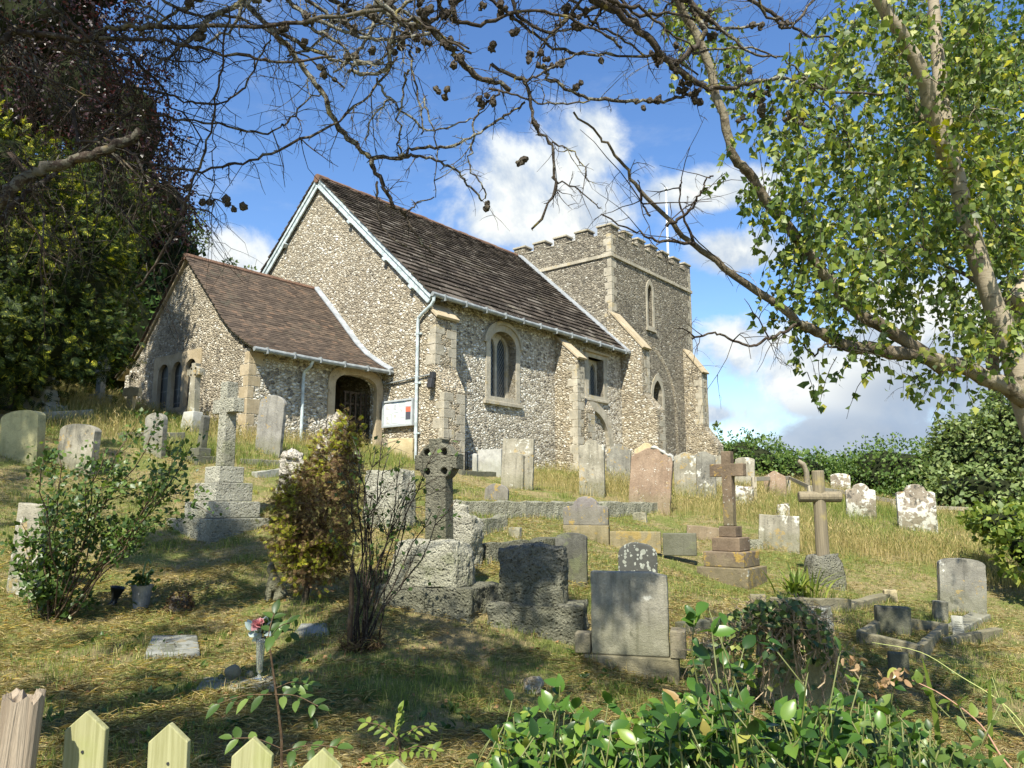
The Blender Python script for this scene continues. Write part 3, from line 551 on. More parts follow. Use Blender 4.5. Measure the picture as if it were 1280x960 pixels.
# buttresses (profile in v,z; thickness in u)
def quoins(mb, u, v, z0, z1, su, sv, h=.27):
    """corner stones: su, sv give the way the two faces run from the corner"""
    z = z0; k = 0
    while z < z1-.1:
        hh = min(h*random.uniform(.8, 1.2), z1-z); a, b = (.40, .20) if k % 2 else (.20, .36); a *= random.uniform(.85, 1.15); b *= random.uniform(.85, 1.15)
        x = sorted((u-su*.005, u+su*a)); y = sorted((v-sv*.005, v+sv*b)); mb.box(x[0], x[1], y[0], y[1], z-ZB+.006, z+hh-ZB-.006); z += hh; k += 1
def buttress(prof, u0, u1, copes, q=()):
    b = MB().prism([(-v, z) for v, z in prof], u0, u1, GM).build('buttress', M_fl_butt, church)
    for (v0, z0, v1, z1) in copes:
        d = np.array([v1-v0, z1-z0]); d /= np.linalg.norm(d); n = np.array([-d[1], d[0]]); n = n if n[1] > 0 else -n; t = .09
        a0 = np.array([v0, z0])-d*.02; a1 = np.array([v1, z1])+d*.07; P = [a0+n*.004, a1+n*.004, a1+n*t, a0+n*t]
        MB().prism([(-p[0], p[1]) for p in P], u0-.035, u1+.035, GM).build('coping', M_cope, b, bevel=.012)
    for a in q:
        mb = MB(); quoins(mb, *a); mb.build('quoin', M_dress, b, bevel=.01)
    return b
buttress([(.1, 1.7), (-.78, 1.7), (-.78, 4.65), (-.42, 5.35), (-.42, 6.72), (.1, 7.2)], -.006, .84, [(.0, 7.14, -.42, 6.75)], [(.84, -.42, 5.4, 6.65, -1, 1), (.84, -.78, 2.5, 4.6, -1, 1), (-.006, -.78, 2.5, 4.6, 1, 1), (-.006, -.42, 5.4, 6.6, 1, 1)])
buttress([(.1, 1.7), (-.92, 1.7), (-.92, 6.42), (.1, 7.33)], 6.2, 6.64, [(.02, 7.28, -.92, 6.44)], [(6.2, -.92, 2.7, 6.2, 1, 1), (6.64, -.92, 5.1, 6.2, -1, 1)])
buttress([(.1, 1.7), (-.95, 1.7), (-.95, 4.75), (-.60, 5.2), (.1, 5.2)], 6.644, 7.2, [], [(7.2, -.95, 2.6, 4.6, -1, 1)])
buttress([(.6, 1.7), (-1.5, 1.7), (-1.5, 5.1), (-.92, 5.75), (-.92, 7.48), (.6, 9.22)], 10.60, 11.2, [(.42, 9.03, -.92, 7.5)], [(11.2, -.92, 5.8, 7.3, -1, 1), (11.2, -1.5, 2.6, 4.9, -1, 1)])
buttress([(.6, 1.7), (-1.05, 1.7), (-1.05, 4.15), (-.42, 5.0), (-.42, 7.42), (.6, 8.75)], 16.85, 17.45, [(.42, 8.53, -.42, 7.44)], [(16.85, -.42, 5.1, 7.1, 1, 1), (17.45, -.42, 5.1, 7.2, -1, 1)])
for a in ((10.75, .44, 8.95, 12.4, 1, 1, .3), (17.9, .44, 2.6, 12.4, -1, 1, .3)): mb = MB(); quoins(mb, *a); mb.build('quoin', M_dress, tower, bevel=.01)
# porch
PP = [(1.30, 5.36), (1.7, 5.55), (2.36, 5.94), (2.85, 6.34), (3.6, 7.10), (4.32, 7.80), (5.0, 8.46)]
def prz(v, off=0.0):
    v = v if v <= 5 else 10-v; return float(np.interp(v, [p[0] for p in PP], [p[1] for p in PP]))-off
door = lancet(-1.72, -.24, 4.78, 1.61, 'flat', 7, .40)
mb = MB(); dtop = door[2:]
mb.prism([(-4.37, 1.6), (-1.72, 1.6)]+[p for p in reversed(dtop)]+[(-.24, 1.6), (-.004, 1.6), (-.004, 5.42), (-4.37, 5.42)], 1.7, 1.95, TR)
mb.box(-4.37, -.004, 7.85, 8.3, 1.6-ZB, 5.42-ZB); mb.build('porch_side_wall', M_fl_side, church)
gv = [1.951, 2.36, 2.85, 3.6, 4.32, 5.0]; top = [(-v, prz(v, .13)) for v in gv]+[(-(10-v), prz(v, .13)) for v in reversed(gv[:-1])]
mb = MB(); mb.prism([(-1.951, 1.6)]+top+[(-7.849, 1.6)], -4.37, -3.9, GM, [rect(-6.42, -4.02, 4.0, 5.66)]); mb.build('porch_gable_wall', M_fl_gable, church)
mb = MB(); mb.box(-4.366, -3.92, 1.702, 1.949, 5.421-ZB, 5.46-ZB); mb.build('porch_wall_plate', M_soffit, church)
L3 = [lancet(-6.22, -5.64, 5.20, 4.2, 'round', 5), lancet(-5.46, -4.90, 5.20, 4.2, 'round', 5), lancet(-4.73, -4.17, 5.20, 4.2, 'round', 5)]
fp = MB().prism(rect(-6.5, -3.94, 3.9, 5.72), -4.395, -4.29, GM, L3).build('window', M_cope, church)
MB().prism(rect(-6.3, -4.1, 4.1, 5.6), -4.285, -4.26, GM).build('pane', M_bars, fp)
# porch roof: tiles laid along the sprocketed curve
CRV = np.array(PP); seg = np.hypot(*np.diff(CRV, axis=0).T); acc = np.concatenate([[0], np.cumsum(seg)]); PL = acc[-1]
def pr_pt(u, s, n, side=1):
    v = np.interp(s, acc, CRV[:, 0]); z = np.interp(s, acc, CRV[:, 1]); e = .12
    va, vb = np.interp([max(s-e, 0), min(s+e, PL)], acc, CRV[:, 0]); za, zb = np.interp([max(s-e, 0), min(s+e, PL)], acc, CRV[:, 1]); l = math.hypot(vb-va, zb-za)
    v += -n*(zb-za)/l; z += n*(vb-va)/l
    return (u, float(v) if side == 1 else float(10-v), float(z)-ZB)
mb = MB(); N = 16
for side in (1, -1):
    for i in range(N):
        a, b = PL*i/N, PL*(i+1)/N
        mb.hexa([pr_pt(-4.44, a, -.06, side), pr_pt(-.004, a, -.06, side), pr_pt(-.004, b, -.06, side), pr_pt(-4.44, b, -.06, side), pr_pt(-4.44, a, .0, side), pr_pt(-.004, a, .0, side), pr_pt(-.004, b, .0, side), pr_pt(-4.44, b, .0, side)])
pd = mb.build('porch_roof_deck', M_cope, church)
mb = MB(); nr = int(PL/.115)
for side in (1, -1):
    for i in range(nr):
        a, b = PL*i/nr-.012, min(PL, PL*(i+1)/nr+.05); u = -4.50-(i % 2)*.085
        while u < -.01:
            u0, u1 = max(u, -4.52), min(u+.168, -.006); e = random.uniform(0, .009); d = random.uniform(-.006, .006)
            if u1-u0 > .02: mb.hexa([pr_pt(u0, a+d, .010+e, side), pr_pt(u1, a+d, .010+e, side), pr_pt(u1, b, .003, side), pr_pt(u0, b, .003, side), pr_pt(u0, a+d, .028+e, side), pr_pt(u1, a+d, .028+e, side), pr_pt(u1, b, .017, side), pr_pt(u0, b, .017, side)])
            u += .171
pr = mb.build('porch_roof', M_tileroof, church)
mb = MB(); u = -4.5
while u < -.05: mb.tube([(u, 5.0, 8.44-ZB), (min(u+.3, -.01)-.01, 5.0, 8.445-ZB)], .10, 8); u += .3
mb.build('ridge_tiles', M_ridge, pr)
mb = MB()
for i in range(N):
    a, b = PL*i/N, PL*(i+1)/N; mb.hexa([pr_pt(-.16, a, .045), pr_pt(-.003, a, .045), pr_pt(-.003, b, .045), pr_pt(-.16, b, .045), pr_pt(-.16, a, .075), pr_pt(-.003, a, .13), pr_pt(-.003, b, .13), pr_pt(-.16, b, .075)])
mb.build('lead_flashing', M_lead, pr)
mb = pipe('', [(-4.52, 1.26, 5.33), (-2.2, 1.26, 5.31), (-.03, 1.26, 5.33)], .06, None)
for i in range(6): mb.box(-4.2+i*.8, -4.17+i*.8, 1.18, 1.34, 5.24-ZB, 5.40-ZB)
mb.build('gutter', M_gutter, church)
pipe('', [(-2.78, 1.28, 5.28), (-2.79, 1.36, 5.14), (-2.8, 1.6, 5.02), (-2.8, 1.63, 4.88), (-2.8, 1.63, 3.1)], .042, None).build('downpipe', M_paint, church)
mb = MB(); quoins(mb, -4.37, 1.7, 2.9, 5.35, 1, 1, .32); mb.build('quoin', M_cope, church, bevel=.01)
do = lancet(-1.96, -.02, 4.86, 1.62, 'flat', 7, .54)
ds = MB().prism(do, 1.655, 1.80, TR, [[(x, z if z > 1.7 else 1.63) for x, z in lancet(-1.73, -.25, 4.78, 1.63, 'flat', 7, .39)]]).build('doorway_arch', M_cope, church)
mb = MB(); mb.prism([(-1.9, 1.6), (-1.9, 5.2), (-.03, 5.2), (-.03, 1.6)], 3.6, 3.65, TR); mb.build('inner_door', M_darkwood, church)
mb = MB()
for k in range(5): mb.box(-1.05+k*.19, -1.0+k*.19, 2.1, 2.14, 2.7-ZB, 4.75-ZB)
for z in (3.3, 3.9, 4.4, 4.72): mb.box(-1.06, -.25, 2.145, 2.18, z-ZB, z+.06-ZB)
mb.build('gate', M_darkwood, church)

# the parish notice board on the gable wall
def noticeboard():
    v0, v1 = .36, 1.52; z0, z1 = 3.80, 4.46
    t = thing('noticeboard', 'white framed parish noticeboard with pinned papers on the flint gable wall', 'noticeboard', tuple(cw(-.07, .94, z0)), math.pi/2-CA)
    b = lambda mb, a, c, e, f, u0, u1: mb.box(u0+.07, u1+.07, a-.94, c-.94, e-z0, f-z0)
    mb = MB(); b(mb, v0, v1, z0, z1, -.09, -.004); mb.build('backing_board', plain('white_board', (.42, .45, .46), .5, var=.04), t)
    mb = MB()
    for q in ((v0, v1, z1+.001, z1+.05), (v0, v1, z0-.05, z0-.001), (v0-.045, v0-.001, z0-.05, z1+.05), (v1+.001, v1+.045, z0-.05, z1+.05)): b(mb, *q, -.125, -.003)
    mb.build('frame', plain('aluminium_frame', (.36, .38, .39), .4), t)
    papers = [(1.20,1.48,4.12,4.42,(.78,.78,.76)),(1.22,1.46,3.84,4.09,(.74,.75,.74)),(.92,1.16,4.16,4.40,(.70,.74,.78)),(.95,1.15,3.86,4.12,(.79,.78,.74)),(.66,.88,4.0,4.28,(.76,.77,.78)),(.42,.61,4.14,4.28,(.62,.14,.08)),(.42,.61,3.93,4.139,(.07,.07,.09)),(.40,.62,4.30,4.42,(.72,.73,.72)),(.66,.90,3.82,3.97,(.66,.68,.70)),(.62,1.3,4.425,4.455,(.35,.50,.70))]
    M_ink = plain('print_ink', (.12, .12, .13), .7)
    for k, (a, c, e, f, col) in enumerate(papers):
        mb = MB(); b(mb, a, c, e, f, -.0945-.0004*k, -.0905); pn = mb.build('paper_notice', plain('paper_%d' % k, tuple(x*.86 for x in col), .7, var=.03), t); ink = MB()
        if min(col) > .6 and k < 5:
            for j in range(random.randint(3, 6)):
                y = f-.04-j*.035; x = c-.03-random.uniform(0, .03)
                if y > e+.03: b(ink, x-random.uniform(.06, (c-a)*.7), x, y-.014, y, -.0945-.0004*k-.001, -.0945-.0004*k-.0002)
            ink.build('print_lines', M_ink, pn)
noticeboard()

# ---------------------------------------------------------------- gravestones
def fbm(p, o=4):
    s = 0; a = .5
    for _ in range(o): s += a*noise.noise(p); p = p*2.03; a *= .5
    return s
def prof(kind, w, h):
    hw = w/2; P = [(-hw, 0), (hw, 0)]
    def arc(cx, cz, rx, rz, a0, a1, n=10): return [(cx+rx*math.cos(R(a0+(a1-a0)*i/n)), cz+rz*math.sin(R(a0+(a1-a0)*i/n))) for i in range(n+1)]
    if kind == 'round': P += arc(0, h-hw*.62, hw, hw*.62, 0, 180, 16)
    elif kind == 'segment': P += [(hw, h-hw*.28)]+arc(0, h-hw*.30, hw*.995, hw*.30, 4, 176, 12)+[(-hw, h-hw*.28)]
    elif kind == 'shoulder':
        s = hw*.55; P += [(hw, h-hw*.52), (hw*.86, h-hw*.44), (s*1.06, h-hw*.42)]+arc(0, h-hw*.42, s, hw*.42, 8, 172, 10)+[(-s*1.06, h-hw*.42), (-hw*.86, h-hw*.44), (-hw, h-hw*.52)]
    elif kind == 'ogee': P += [(hw, h-hw*.50), (hw*.93, h-hw*.36), (hw*.72, h-hw*.31), (hw*.52, h-hw*.20)]+arc(0, h-hw*.22, hw*.44, hw*.22, 20, 160, 7)+[(-hw*.52, h-hw*.20), (-hw*.72, h-hw*.31), (-hw*.93, h-hw*.36), (-hw, h-hw*.50)]
    elif kind == 'point': P += [(hw, h-hw*.55), (hw*.55, h-hw*.30), (hw*.14, h-hw*.02), (0, h), (-hw*.14, h-hw*.02), (-hw*.55, h-hw*.30), (-hw, h-hw*.55)]
    else: P += [(hw, h), (-hw, h)]
    return P
def worn(P, j, step=.05):
    Q = []; n = len(P); sd = random.uniform(0, 99)
    for i in range(n):
        a = np.array(P[i]); b = np.array(P[(i+1) % n]); m = max(1, int(np.linalg.norm(b-a)/step))
        for k in range(m):
            p = a+(b-a)*k/m; s = 7.0; q = Vector((p[0]*s, p[1]*s, sd)); Q.append((p[0]+j*noise.noise(q)+j*.5*noise.noise(q*3.1), p[1]+(j*noise.noise(q+Vector((9, 3, 0))) if p[1] > .05 else 0)))
    return Q
def back(p, d): f = np.array([p[0]-CAM[0], p[1]-CAM[1], 0]); return p+f/np.linalg.norm(f)*d
def mpp(px, py): return depth(hit(px, py))/960
def place(l, r, base):
    p = hit((l+r)/2, base); return p, depth(p)/960, math.atan(((l+r)/2-640)/960)
def headstone(label, l, r, top, base, kind, th, yaw, roll, mat, name='headstone', cat='headstone', lean=0, group=None, wear=.006):
    p, k, be = place(l, r, base); a = R(yaw)-be; w = max(.12, ((r-l)*k-th*abs(math.sin(a)))/math.cos(a)); h = (base-top)*k*1.01
    P = worn(prof(kind, w, h+.25), wear); mb = MB(); mb.prism([(x, z-.25) for x, z in P], -th/2, th/2)
    o = mb.build(name, mat, None, bevel=.014); o.location = back(p, th*.5); o.rotation_euler = (R(lean), R(roll), -R(yaw)); return tag(o, label, cat, group)
SG = 'old headstones in the churchyard'
for q in [
 ('leaning yellow-green round topped headstone at the far left edge', 3, 51, 513, 578, 'segment', .17, 12, -4, M_green),
 ('pale broad headstone striped with shade behind the left rose bush', 71, 117, 530, 590, 'segment', .14, 22, 4, M_pale),
 ('dark round topped headstone just above the right side of the rose bush', 179, 206, 516, 570, 'round', .13, 20, 0, M_grey),
 ('tall grey streaked headstone leaning right in the grass by the porch wall', 318, 352, 494, 568, 'round', .10, 22, 4, M_greystreak),
 ('small ochre rounded headstone just below the noticeboard', 470, 488, 524, 550, 'round', .12, 30, 0, M_ochre),
 ('tall square topped pale headstone against the nave wall beside the corner buttress', 626, 667, 549, 611, 'square', .11, 18, 2, M_pale),
 ('round topped ochre stained headstone in front of the square topped one by the nave wall', 626, 656, 566, 611, 'segment', .14, 25, 2, M_pale),
 ('low wide pale headstone nearest the corner buttress against the nave wall', 597, 628, 562, 594, 'square', .10, 20, 0, M_white),
 ('small dark low arched headstone alone in the short grass below the nave window', 605, 636, 605, 627, 'round', .10, 15, 4, M_purple),
 ('tall pale narrow shouldered headstone left of the reddish one below the nave', 724, 757, 550, 620, 'shoulder', .12, 20, 0, M_pale),
 ('grey pointed headstone between the narrow shouldered one and the reddish one', 757, 788, 555, 606, 'point', .10, 22, 3, M_grey),
 ('large reddish brown leaning headstone with a white crusted top shoulder', 785, 838, 560, 638, 'ogee', .11, 24, 5, M_red),
 ('brown pointed headstone peeping out behind the large reddish one', 794, 824, 554, 604, 'point', .10, 20, 0, M_ochre),
 ('grey streaked headstone with round crown right of the large reddish one', 843, 871, 566, 620, 'ogee', .11, 20, 1, M_pale),
 ('pale ogee topped headstone left of the brown stone cross, second from the reddish one', 867, 896, 565, 624, 'ogee', .12, 20, 0, M_grey),
 ('narrow pale headstone partly hidden by the head of the brown stone cross', 893, 911, 570, 614, 'segment', .11, 20, 0, M_pale),
 ('round topped grey headstone just right of the brown stone cross', 919, 943, 572, 611, 'segment', .11, 25, 3, M_pale),
 ('reddish pointed headstone in long grass beside the wooden rail', 956, 983, 589, 622, 'point', .11, 22, 0, M_red),
 ('squat square broken headstone leaning between the two dark crosses', 949, 998, 645, 688, 'square', .10, 14, 3, M_pale),
 ('left one of the pair of small speckled headstones behind the wooden cross', 1040, 1063, 592, 619, 'segment', .10, 18, 0, M_mottle),
 ('right one of the pair of small speckled headstones behind the wooden cross', 1062, 1084, 591, 614, 'ogee', .10, 18, 0, M_mottle),
 ('white lichened short headstone in long grass right of the wooden cross', 1059, 1094, 605, 648, 'shoulder', .12, 16, 2, M_mottle),
 ('big white blotched headstone in long grass at the right end of the rail', 1125, 1170, 606, 664, 'shoulder', .13, 14, 0, M_mottle),
 ('dark streaked grey headstone with sunk kerb at the right of the mown grass', 1176, 1230, 700, 768, 'segment', .12, 10, 3, M_grey),
 ('narrow dark headstone behind the dark rough granite block', 694, 735, 668, 730, 'segment', .12, 12, 0, M_dark),
 ('small black headstone spotted with pale lichen behind the broad flat stone', 773, 822, 680, 742, 'round', .12, 10, 1, M_spot),
 ('pale buff stone slab at the left edge behind the rose bush stems', 9, 49, 632, 748, 'square', .14, 12, 3, M_pale),
 ]:
    headstone(*q, group=SG, wear=.008)
# white crust on the reddish stone's shoulder
o = [x for x in COL.objects if x.get('label', '').startswith('large reddish')][0]
Pt = prof('ogee', 1, 1)
def crust(o):
    me = o.data; top = max(v.co.z for v in me.vertices); xs = [v.co.x for v in me.vertices]; hw = max(xs)
    cand = sorted([(v.co.x, v.co.z) for v in me.vertices if v.co.y < 0 and v.co.z > top-hw*.62 and -.15*hw < v.co.x], key=lambda q: q[0])
    mb = MB(); mb.tube([(x, 0, z) for x, z in cand], [.035+.012*math.sin(i*1.7) for i in range(len(cand))], 8, .25)
    for i, v in enumerate(mb.v): mb.v[i] = (v[0], v[1]*1.9, v[2])
    mb.build('white_lichen_crust', M_white, o, smooth=True)
crust(o)

def rock_mb(w, d, h, rough=.05, n=10, taper=.1, seed=0, round_=.0, sc=3.0, bottom=-.2):
    """a rough-hewn block: a gridded box, tapered and displaced"""
    bm = bmesh.new(); bmesh.ops.create_cube(bm, size=1.0); bmesh.ops.subdivide_edges(bm, edges=bm.edges[:], cuts=n, use_grid_fill=True)
    for v in bm.verts:
        c = v.co.copy(); t = c.z+.5
        if round_:
            s = Vector((c.x, c.y, max(c.z, -.1))); L = max(abs(s.x), abs(s.y), abs(s.z)); q = s.normalized()*L if s.length > 0 else s; c = c.lerp(Vector((q.x, q.y, q.z if c.z > -.1 else c.z)), round_)
        k = 1-taper*t; p = Vector((c.x*w*k, c.y*d*k, bottom+(h-bottom)*t if not round_ else bottom+(h-bottom)*(c.z+.5)))
        q = p*sc+Vector((seed*7.3, seed*3.1, seed)); amp = rough*(.25+.75*min(1, max(0, (p.z-bottom)*8)))
        p += Vector((noise.noise(q), noise.noise(q+Vector((31, 0, 0))), noise.noise(q+Vector((0, 47, 0)))))*amp
        q3 = q*8.3; p += Vector((noise.noise(q3), noise.noise(q3+Vector((31, 0, 0))), noise.noise(q3+Vector((0, 47, 0)))))*amp*.35 if n > 12 else Vector((0, 0, 0))
        q2 = q*3.7; p += Vector((noise.noise(q2), noise.noise(q2+Vector((31, 0, 0))), noise.noise(q2+Vector((0, 47, 0)))))*amp*.45
        v.co = p
    bm.normal_update(); mb = MB(); bm.verts.index_update(); mb.v = [tuple(v.co) for v in bm.verts]; mb.f = [tuple(x.index for x in f.verts) for f in bm.faces]; bm.free(); return mb
def rock(label, l, r, top, base, dr, mat, yaw=20, rough=.05, taper=.1, seed=1, round_=.0, roll=0, sc=3.0, name='rough_headstone', cat='headstone', n=22):
    p, k, be = place(l, r, base); a = R(yaw)-be; W = (r-l)*k; w = W/(math.cos(a)+dr*abs(math.sin(a))); h = (base-top)*k
    o = rock_mb(w, w*dr, h, rough, n, taper, seed, round_, sc).build(name, mat, None, smooth=True); o.location = back(p, w*dr*.45); o.rotation_euler = (0, R(roll), -R(yaw))
    return tag(o, label, cat)
rock('white knobbly natural stone marker left of the brown shrub', 338, 381, 562, 620, .45, M_rock, 20, .10, .35, 3, .35, 6)
rock('tall crooked white rock marker with dark holes behind the brown shrub', 382, 434, 513, 592, .45, M_rock, 25, .13, .45, 5, .3, 12)
rock('broad pale rough granite slab behind the dark wheel cross', 452, 520, 588, 660, .42, M_granite, 32, .035, .08, 7)
rock('bulky pale granite block right of the wheel cross shaft', 546, 604, 645, 708, .5, M_granite, 30, .05, .1, 9)
rock('sloping pale rough stone just behind the bulky granite block', 552, 592, 632, 676, .4, M_granite, 25, .04, .3, 11)
rock('low white lichened stump stone at the foot of the grey headstone by the brown cross', 919, 943, 608, 632, .5, M_mottle, 20, .04, .15, 13)
rock('tiny pale stone fragments in the long grass before the wooden cross', 968, 990, 630, 652, .5, M_mottle, 0, .05, .3, 15, name='stone_fragment', cat='stone')
rock('small white broken stone lying before the camellia leaves', 652, 679, 847, 868, .6, M_rock, 15, .07, .2, 17, .4, name='broken_stone', cat='stone')
rock('small square pale stone block lying in the sunlit grass', 635, 653, 660, 672, .6, M_pale, 20, .012, .05, 19, name='stone_block', cat='stone')
rock('pale wedge of stone lying in the grass right of the long kerb', 788, 812, 641, 652, .5, M_pale, 20, .02, .3, 20, name='stone_block', cat='stone')

# block on plinth monuments
def monument(label, px, base, yaw, steps, mat_steps, cat='grave cross', name='cross_monument', back=.45):
    """steps: list of (width, depth, height); px/base is the near foot of the lowest step. Returns thing, z of the top"""
    p = hit(px, base); f = ray(px, base); f = np.array([f[0], f[1], 0]); f /= np.linalg.norm(f); s0 = steps[0]; loc = p+f*(max(s0[0], s0[1])*back+.02); loc[2] = p[2]
    t = thing(name, label, cat, tuple(loc), -R(yaw)); z = -.25
    for i, (w, d, h) in enumerate(steps):
        top = (h if i == 0 else z+h); m = mat_steps[i] if isinstance(mat_steps, (list, tuple)) else mat_steps
        P = worn([(-w/2, -d/2), (w/2, -d/2), (w/2, d/2), (-w/2, d/2)], .006, .08); mb = MB(); n = len(P)
        mb.add([(x, y, z+(0 if i == 0 else .003)) for x, y in P]+[(x, y, top) for x, y in P], [tuple(reversed(range(n))), tuple(range(n, 2*n))]+[(a, (a+1) % n, (a+1) % n+n, a+n) for a in range(n)])
        mb.build('plinth' if i == 0 else 'step', m, t, bevel=.014); z = top
    return t, z
def latin_mb(w, d, h, arm, armh, zarm, taper=.12, wear=.004):
    a, b = w/2, w/2*(1-taper); P = [(-a, 0), (a, 0), (b*1.03, zarm), (arm/2, zarm), (arm/2, zarm+armh), (b, zarm+armh), (b*.97, h), (-b*.97, h), (-b, zarm+armh), (-arm/2, zarm+armh), (-arm/2, zarm), (-b*1.03, zarm)]
    return MB().prism(worn(P, wear, .06), -d/2, d/2)
# the tall rough granite cross
t, z = monument('tall rough granite cross on four steps left of the brown shrub', 276, 672, 39, [(1.26, 1.10, .27), (.80, .80, .25), (.62, .62, .28), (.42, .42, .25)], [M_granite]*4)
o = latin_mb(.235, .19, 1.32, .60, .22, .83, .15).build('cross', M_granite, t, bevel=.012); o.location = (0, 0, z+.003)
# brown cross
t, z = monument('brown stone cross on orange lichened steps in the middle right', 916, 732, 38, [(.82, .82, .26), (.66, .66, .235), (.45, .45, .215), (.28, .28, .17)], [M_brownstep, M_brownstep, M_brownx, M_brownx])
o = latin_mb(.165, .15, 1.18, .56, .20, .78, .05).build('cross', M_brownx, t, bevel=.01); o.location = (0, 0, z+.003)
# dark stepped pedestal behind the granite cross
t, z = monument('dark weathered stepped pedestal with leaning shaft behind the granite cross', 250, 580, 35, [(.44, .44, .16), (.28, .28, .16)], [M_dark, M_dark])
o = MB().prism([(-.075, 0), (.075, 0), (.05, .62), (0, .66), (-.05, .62)], -.07, .07).build('shaft', M_dark, t, bevel=.012); o.location = (.02, 0, z); o.rotation_euler = (0, R(7), 0)
def plain_cross(label, l, r, top, base, mat, yaw, roll=0, th=.10, armf=.28):
    p, k, be = place(l, r, base); h = (base-top)*k; arm = (r-l)*k/math.cos(R(yaw)-be)
    o = latin_mb(arm*.38, th, h+.25, arm, arm*.34, h*.62+.25, .1).build('grave_cross', mat, None, bevel=.012); o.location = p-np.array([0, 0, .25]); o.rotation_euler = (0, R(roll), -R(yaw)); return tag(o, label, 'grave cross')
t, z = monument('pale grey stone cross on a white block under the dark trees at left', 124, 506, 30, [(.46, .40, .28)], [M_white])
o = latin_mb(.19, .15, 1.0, .48, .17, .58, .1).build('cross', M_white, t, bevel=.012); o.location = (0, 0, z)
plain_cross('small ochre stone cross in long grass left of the porch window', 153, 171, 483, 515, M_ochre, 28, 3)
# wheel crosses
def celtic(parent, z0, w, d, h, Rr, arm, aw, zc, hole, mat, shaft_bot):
    """shaft + ring head: outer outline walked around the ring and the flared arms, four round holes"""
    P = [(-shaft_bot/2, 0), (shaft_bot/2, 0)]; hw = w/2
    def arcpts(a0, a1, n=5): return [(Rr*math.cos(R(a0+(a1-a0)*i/n)), zc+Rr*math.sin(R(a0+(a1-a0)*i/n))) for i in range(n+1)]
    al = math.degrees(math.asin(min(.95, aw*.42/Rr))); sl = math.degrees(math.asin(min(.9, hw/Rr)))
    P += [(hw*1.04, zc-math.sqrt(max(Rr*Rr-hw*hw, 0))-.10*Rr)] + arcpts(-90+sl, -al) + [(arm, zc-aw/2), (arm, zc+aw/2)] + arcpts(al, 90-al) + [(aw/2, zc+arm), (-aw/2, zc+arm)] + arcpts(90+al, 180-al) + [(-arm, zc+aw/2), (-arm, zc-aw/2)] + arcpts(180+al, 270-sl) + [(-hw*1.04, zc-math.sqrt(max(Rr*Rr-hw*hw, 0))-.10*Rr)]
    hs = []
    for q in (45, 135, 225, 315):
        cx, cz = Rr*.68*math.cos(R(q)), zc+Rr*.68*math.sin(R(q)); hs.append([(cx+hole*math.cos(R(a)), cz+hole*math.sin(R(a))) for a in range(0, 360, 45)])
    o = MB().prism(P, -d/2, d/2, None, hs).build('wheel_cross', mat, parent, bevel=.012); o.location = (0, 0, z0); return o
p = hit(548, 770); k = depth(p)/960
t = thing('wheel_cross_monument', 'dark mossy wheel cross rising from a pale boulder on a stone plinth', 'grave cross', tuple(back(p, .42)), -R(22))
mb = rock_mb(1.12, .78, .27, .03, 26, .03, 21); mb.build('plinth', M_granited, t, smooth=True)
o = rock_mb(.90, .56, .47, .035, 30, .12, 29, .38, 3.0, 0).build('boulder_base', M_granite, t, smooth=True); o.location = (-.06, -.03, .27)
celtic(t, .55, .235, .19, 1.28, .215, .255, .175, 1.02, .042, M_celtic, .255).rotation_euler = (0, R(-1), 0)
p = hit(240, 540); k = depth(p)/960
t = thing('wheel_cross_monument', 'pale wheel cross on a sloping white block before the porch window', 'grave cross', tuple(back(p, .3)), -R(30))
s = k; mb = MB(); a, b, h = .27, .17, 27*k
mb.hexa([(-a, -a*.8, -.3), (a, -a*.8, -.3), (a, a*.8, -.3), (-a, a*.8, -.3), (-b, -b*.8, h), (b, -b*.8, h), (b, b*.8, h), (-b, b*.8, h)]); mb.build('plinth', M_white, t, bevel=.015)
celtic(t, h-.01, .17, .15, 1.1, .155, .215, .15, 62*k-.19, .035, M_pale, .24)
# broken rockwork cross with white stones at far left
p = hit(52, 517); k = depth(p)/960
t = thing('rockwork_monument', 'white rockwork mound with a broken cross under the dark trees at far left', 'grave monument', tuple(back(p, .35)), -R(15))
for i, (x, y, z, w, d, h) in enumerate([(0, 0, 0, .9, .6, .22), (-.1, 0, .2, .62, .45, .2), (.02, .02, .38, .42, .34, .19), (.2, 0, .2, .3, .3, .2)]):
    o = rock_mb(w, d, h, .05, 8, .12, 30+i, 0, 4, -.06).build('white_stone', M_white, t, smooth=True); o.location = (x, y, z)
o = latin_mb(.13, .11, .40, .34, .11, .17).build('cross', M_white, t, bevel=.01); o.location = (.06, .02, .53); o.rotation_euler = (R(-6), R(12), R(10))
def kerb(label, a, b, h=.16, w=.14, mat=M_concrete, rough=.012, name='grave_kerb', cat='kerb', parent=None, up=None):
    A, B = hit(*a), hit(*b); L = np.linalg.norm(B-A); mid = (A+B)/2; d = (B-A)/L; n = max(4, int(L/.12)); mb = MB(); prof_ = [(-w/2, -.2), (w/2, -.2), (w/2, h), (-w/2, h)]; V = []
    for i in range(n+1):
        x = -L/2+L*i/n
        for (y, z) in prof_:
            q = Vector((x*4, y*9+z*5, A[0])); V.append((x, y+rough*noise.noise(q), z+(rough*noise.noise(q+Vector((5, 5, 5))) if z > 0 else 0)))
    F = [(i*4+k, i*4+(k+1) % 4, i*4+4+(k+1) % 4, i*4+4+k) for i in range(n) for k in range(4)]+[(3, 2, 1, 0), tuple(n*4+k for k in range(4))]
    F = [tuple(reversed(f)) for f in F]
    mb.add(V, F); o = mb.build(name, mat, None, bevel=.012); o.location = mid; o.rotation_euler = (0, -math.asin(d[2]), math.atan2(d[1], d[0]))
    return tag(o, label, cat) if label else o
kerb('long rough granite kerb lying across the sunlit grass before the nave', (548, 641), (818, 639), .19, .2, M_granite, .05)
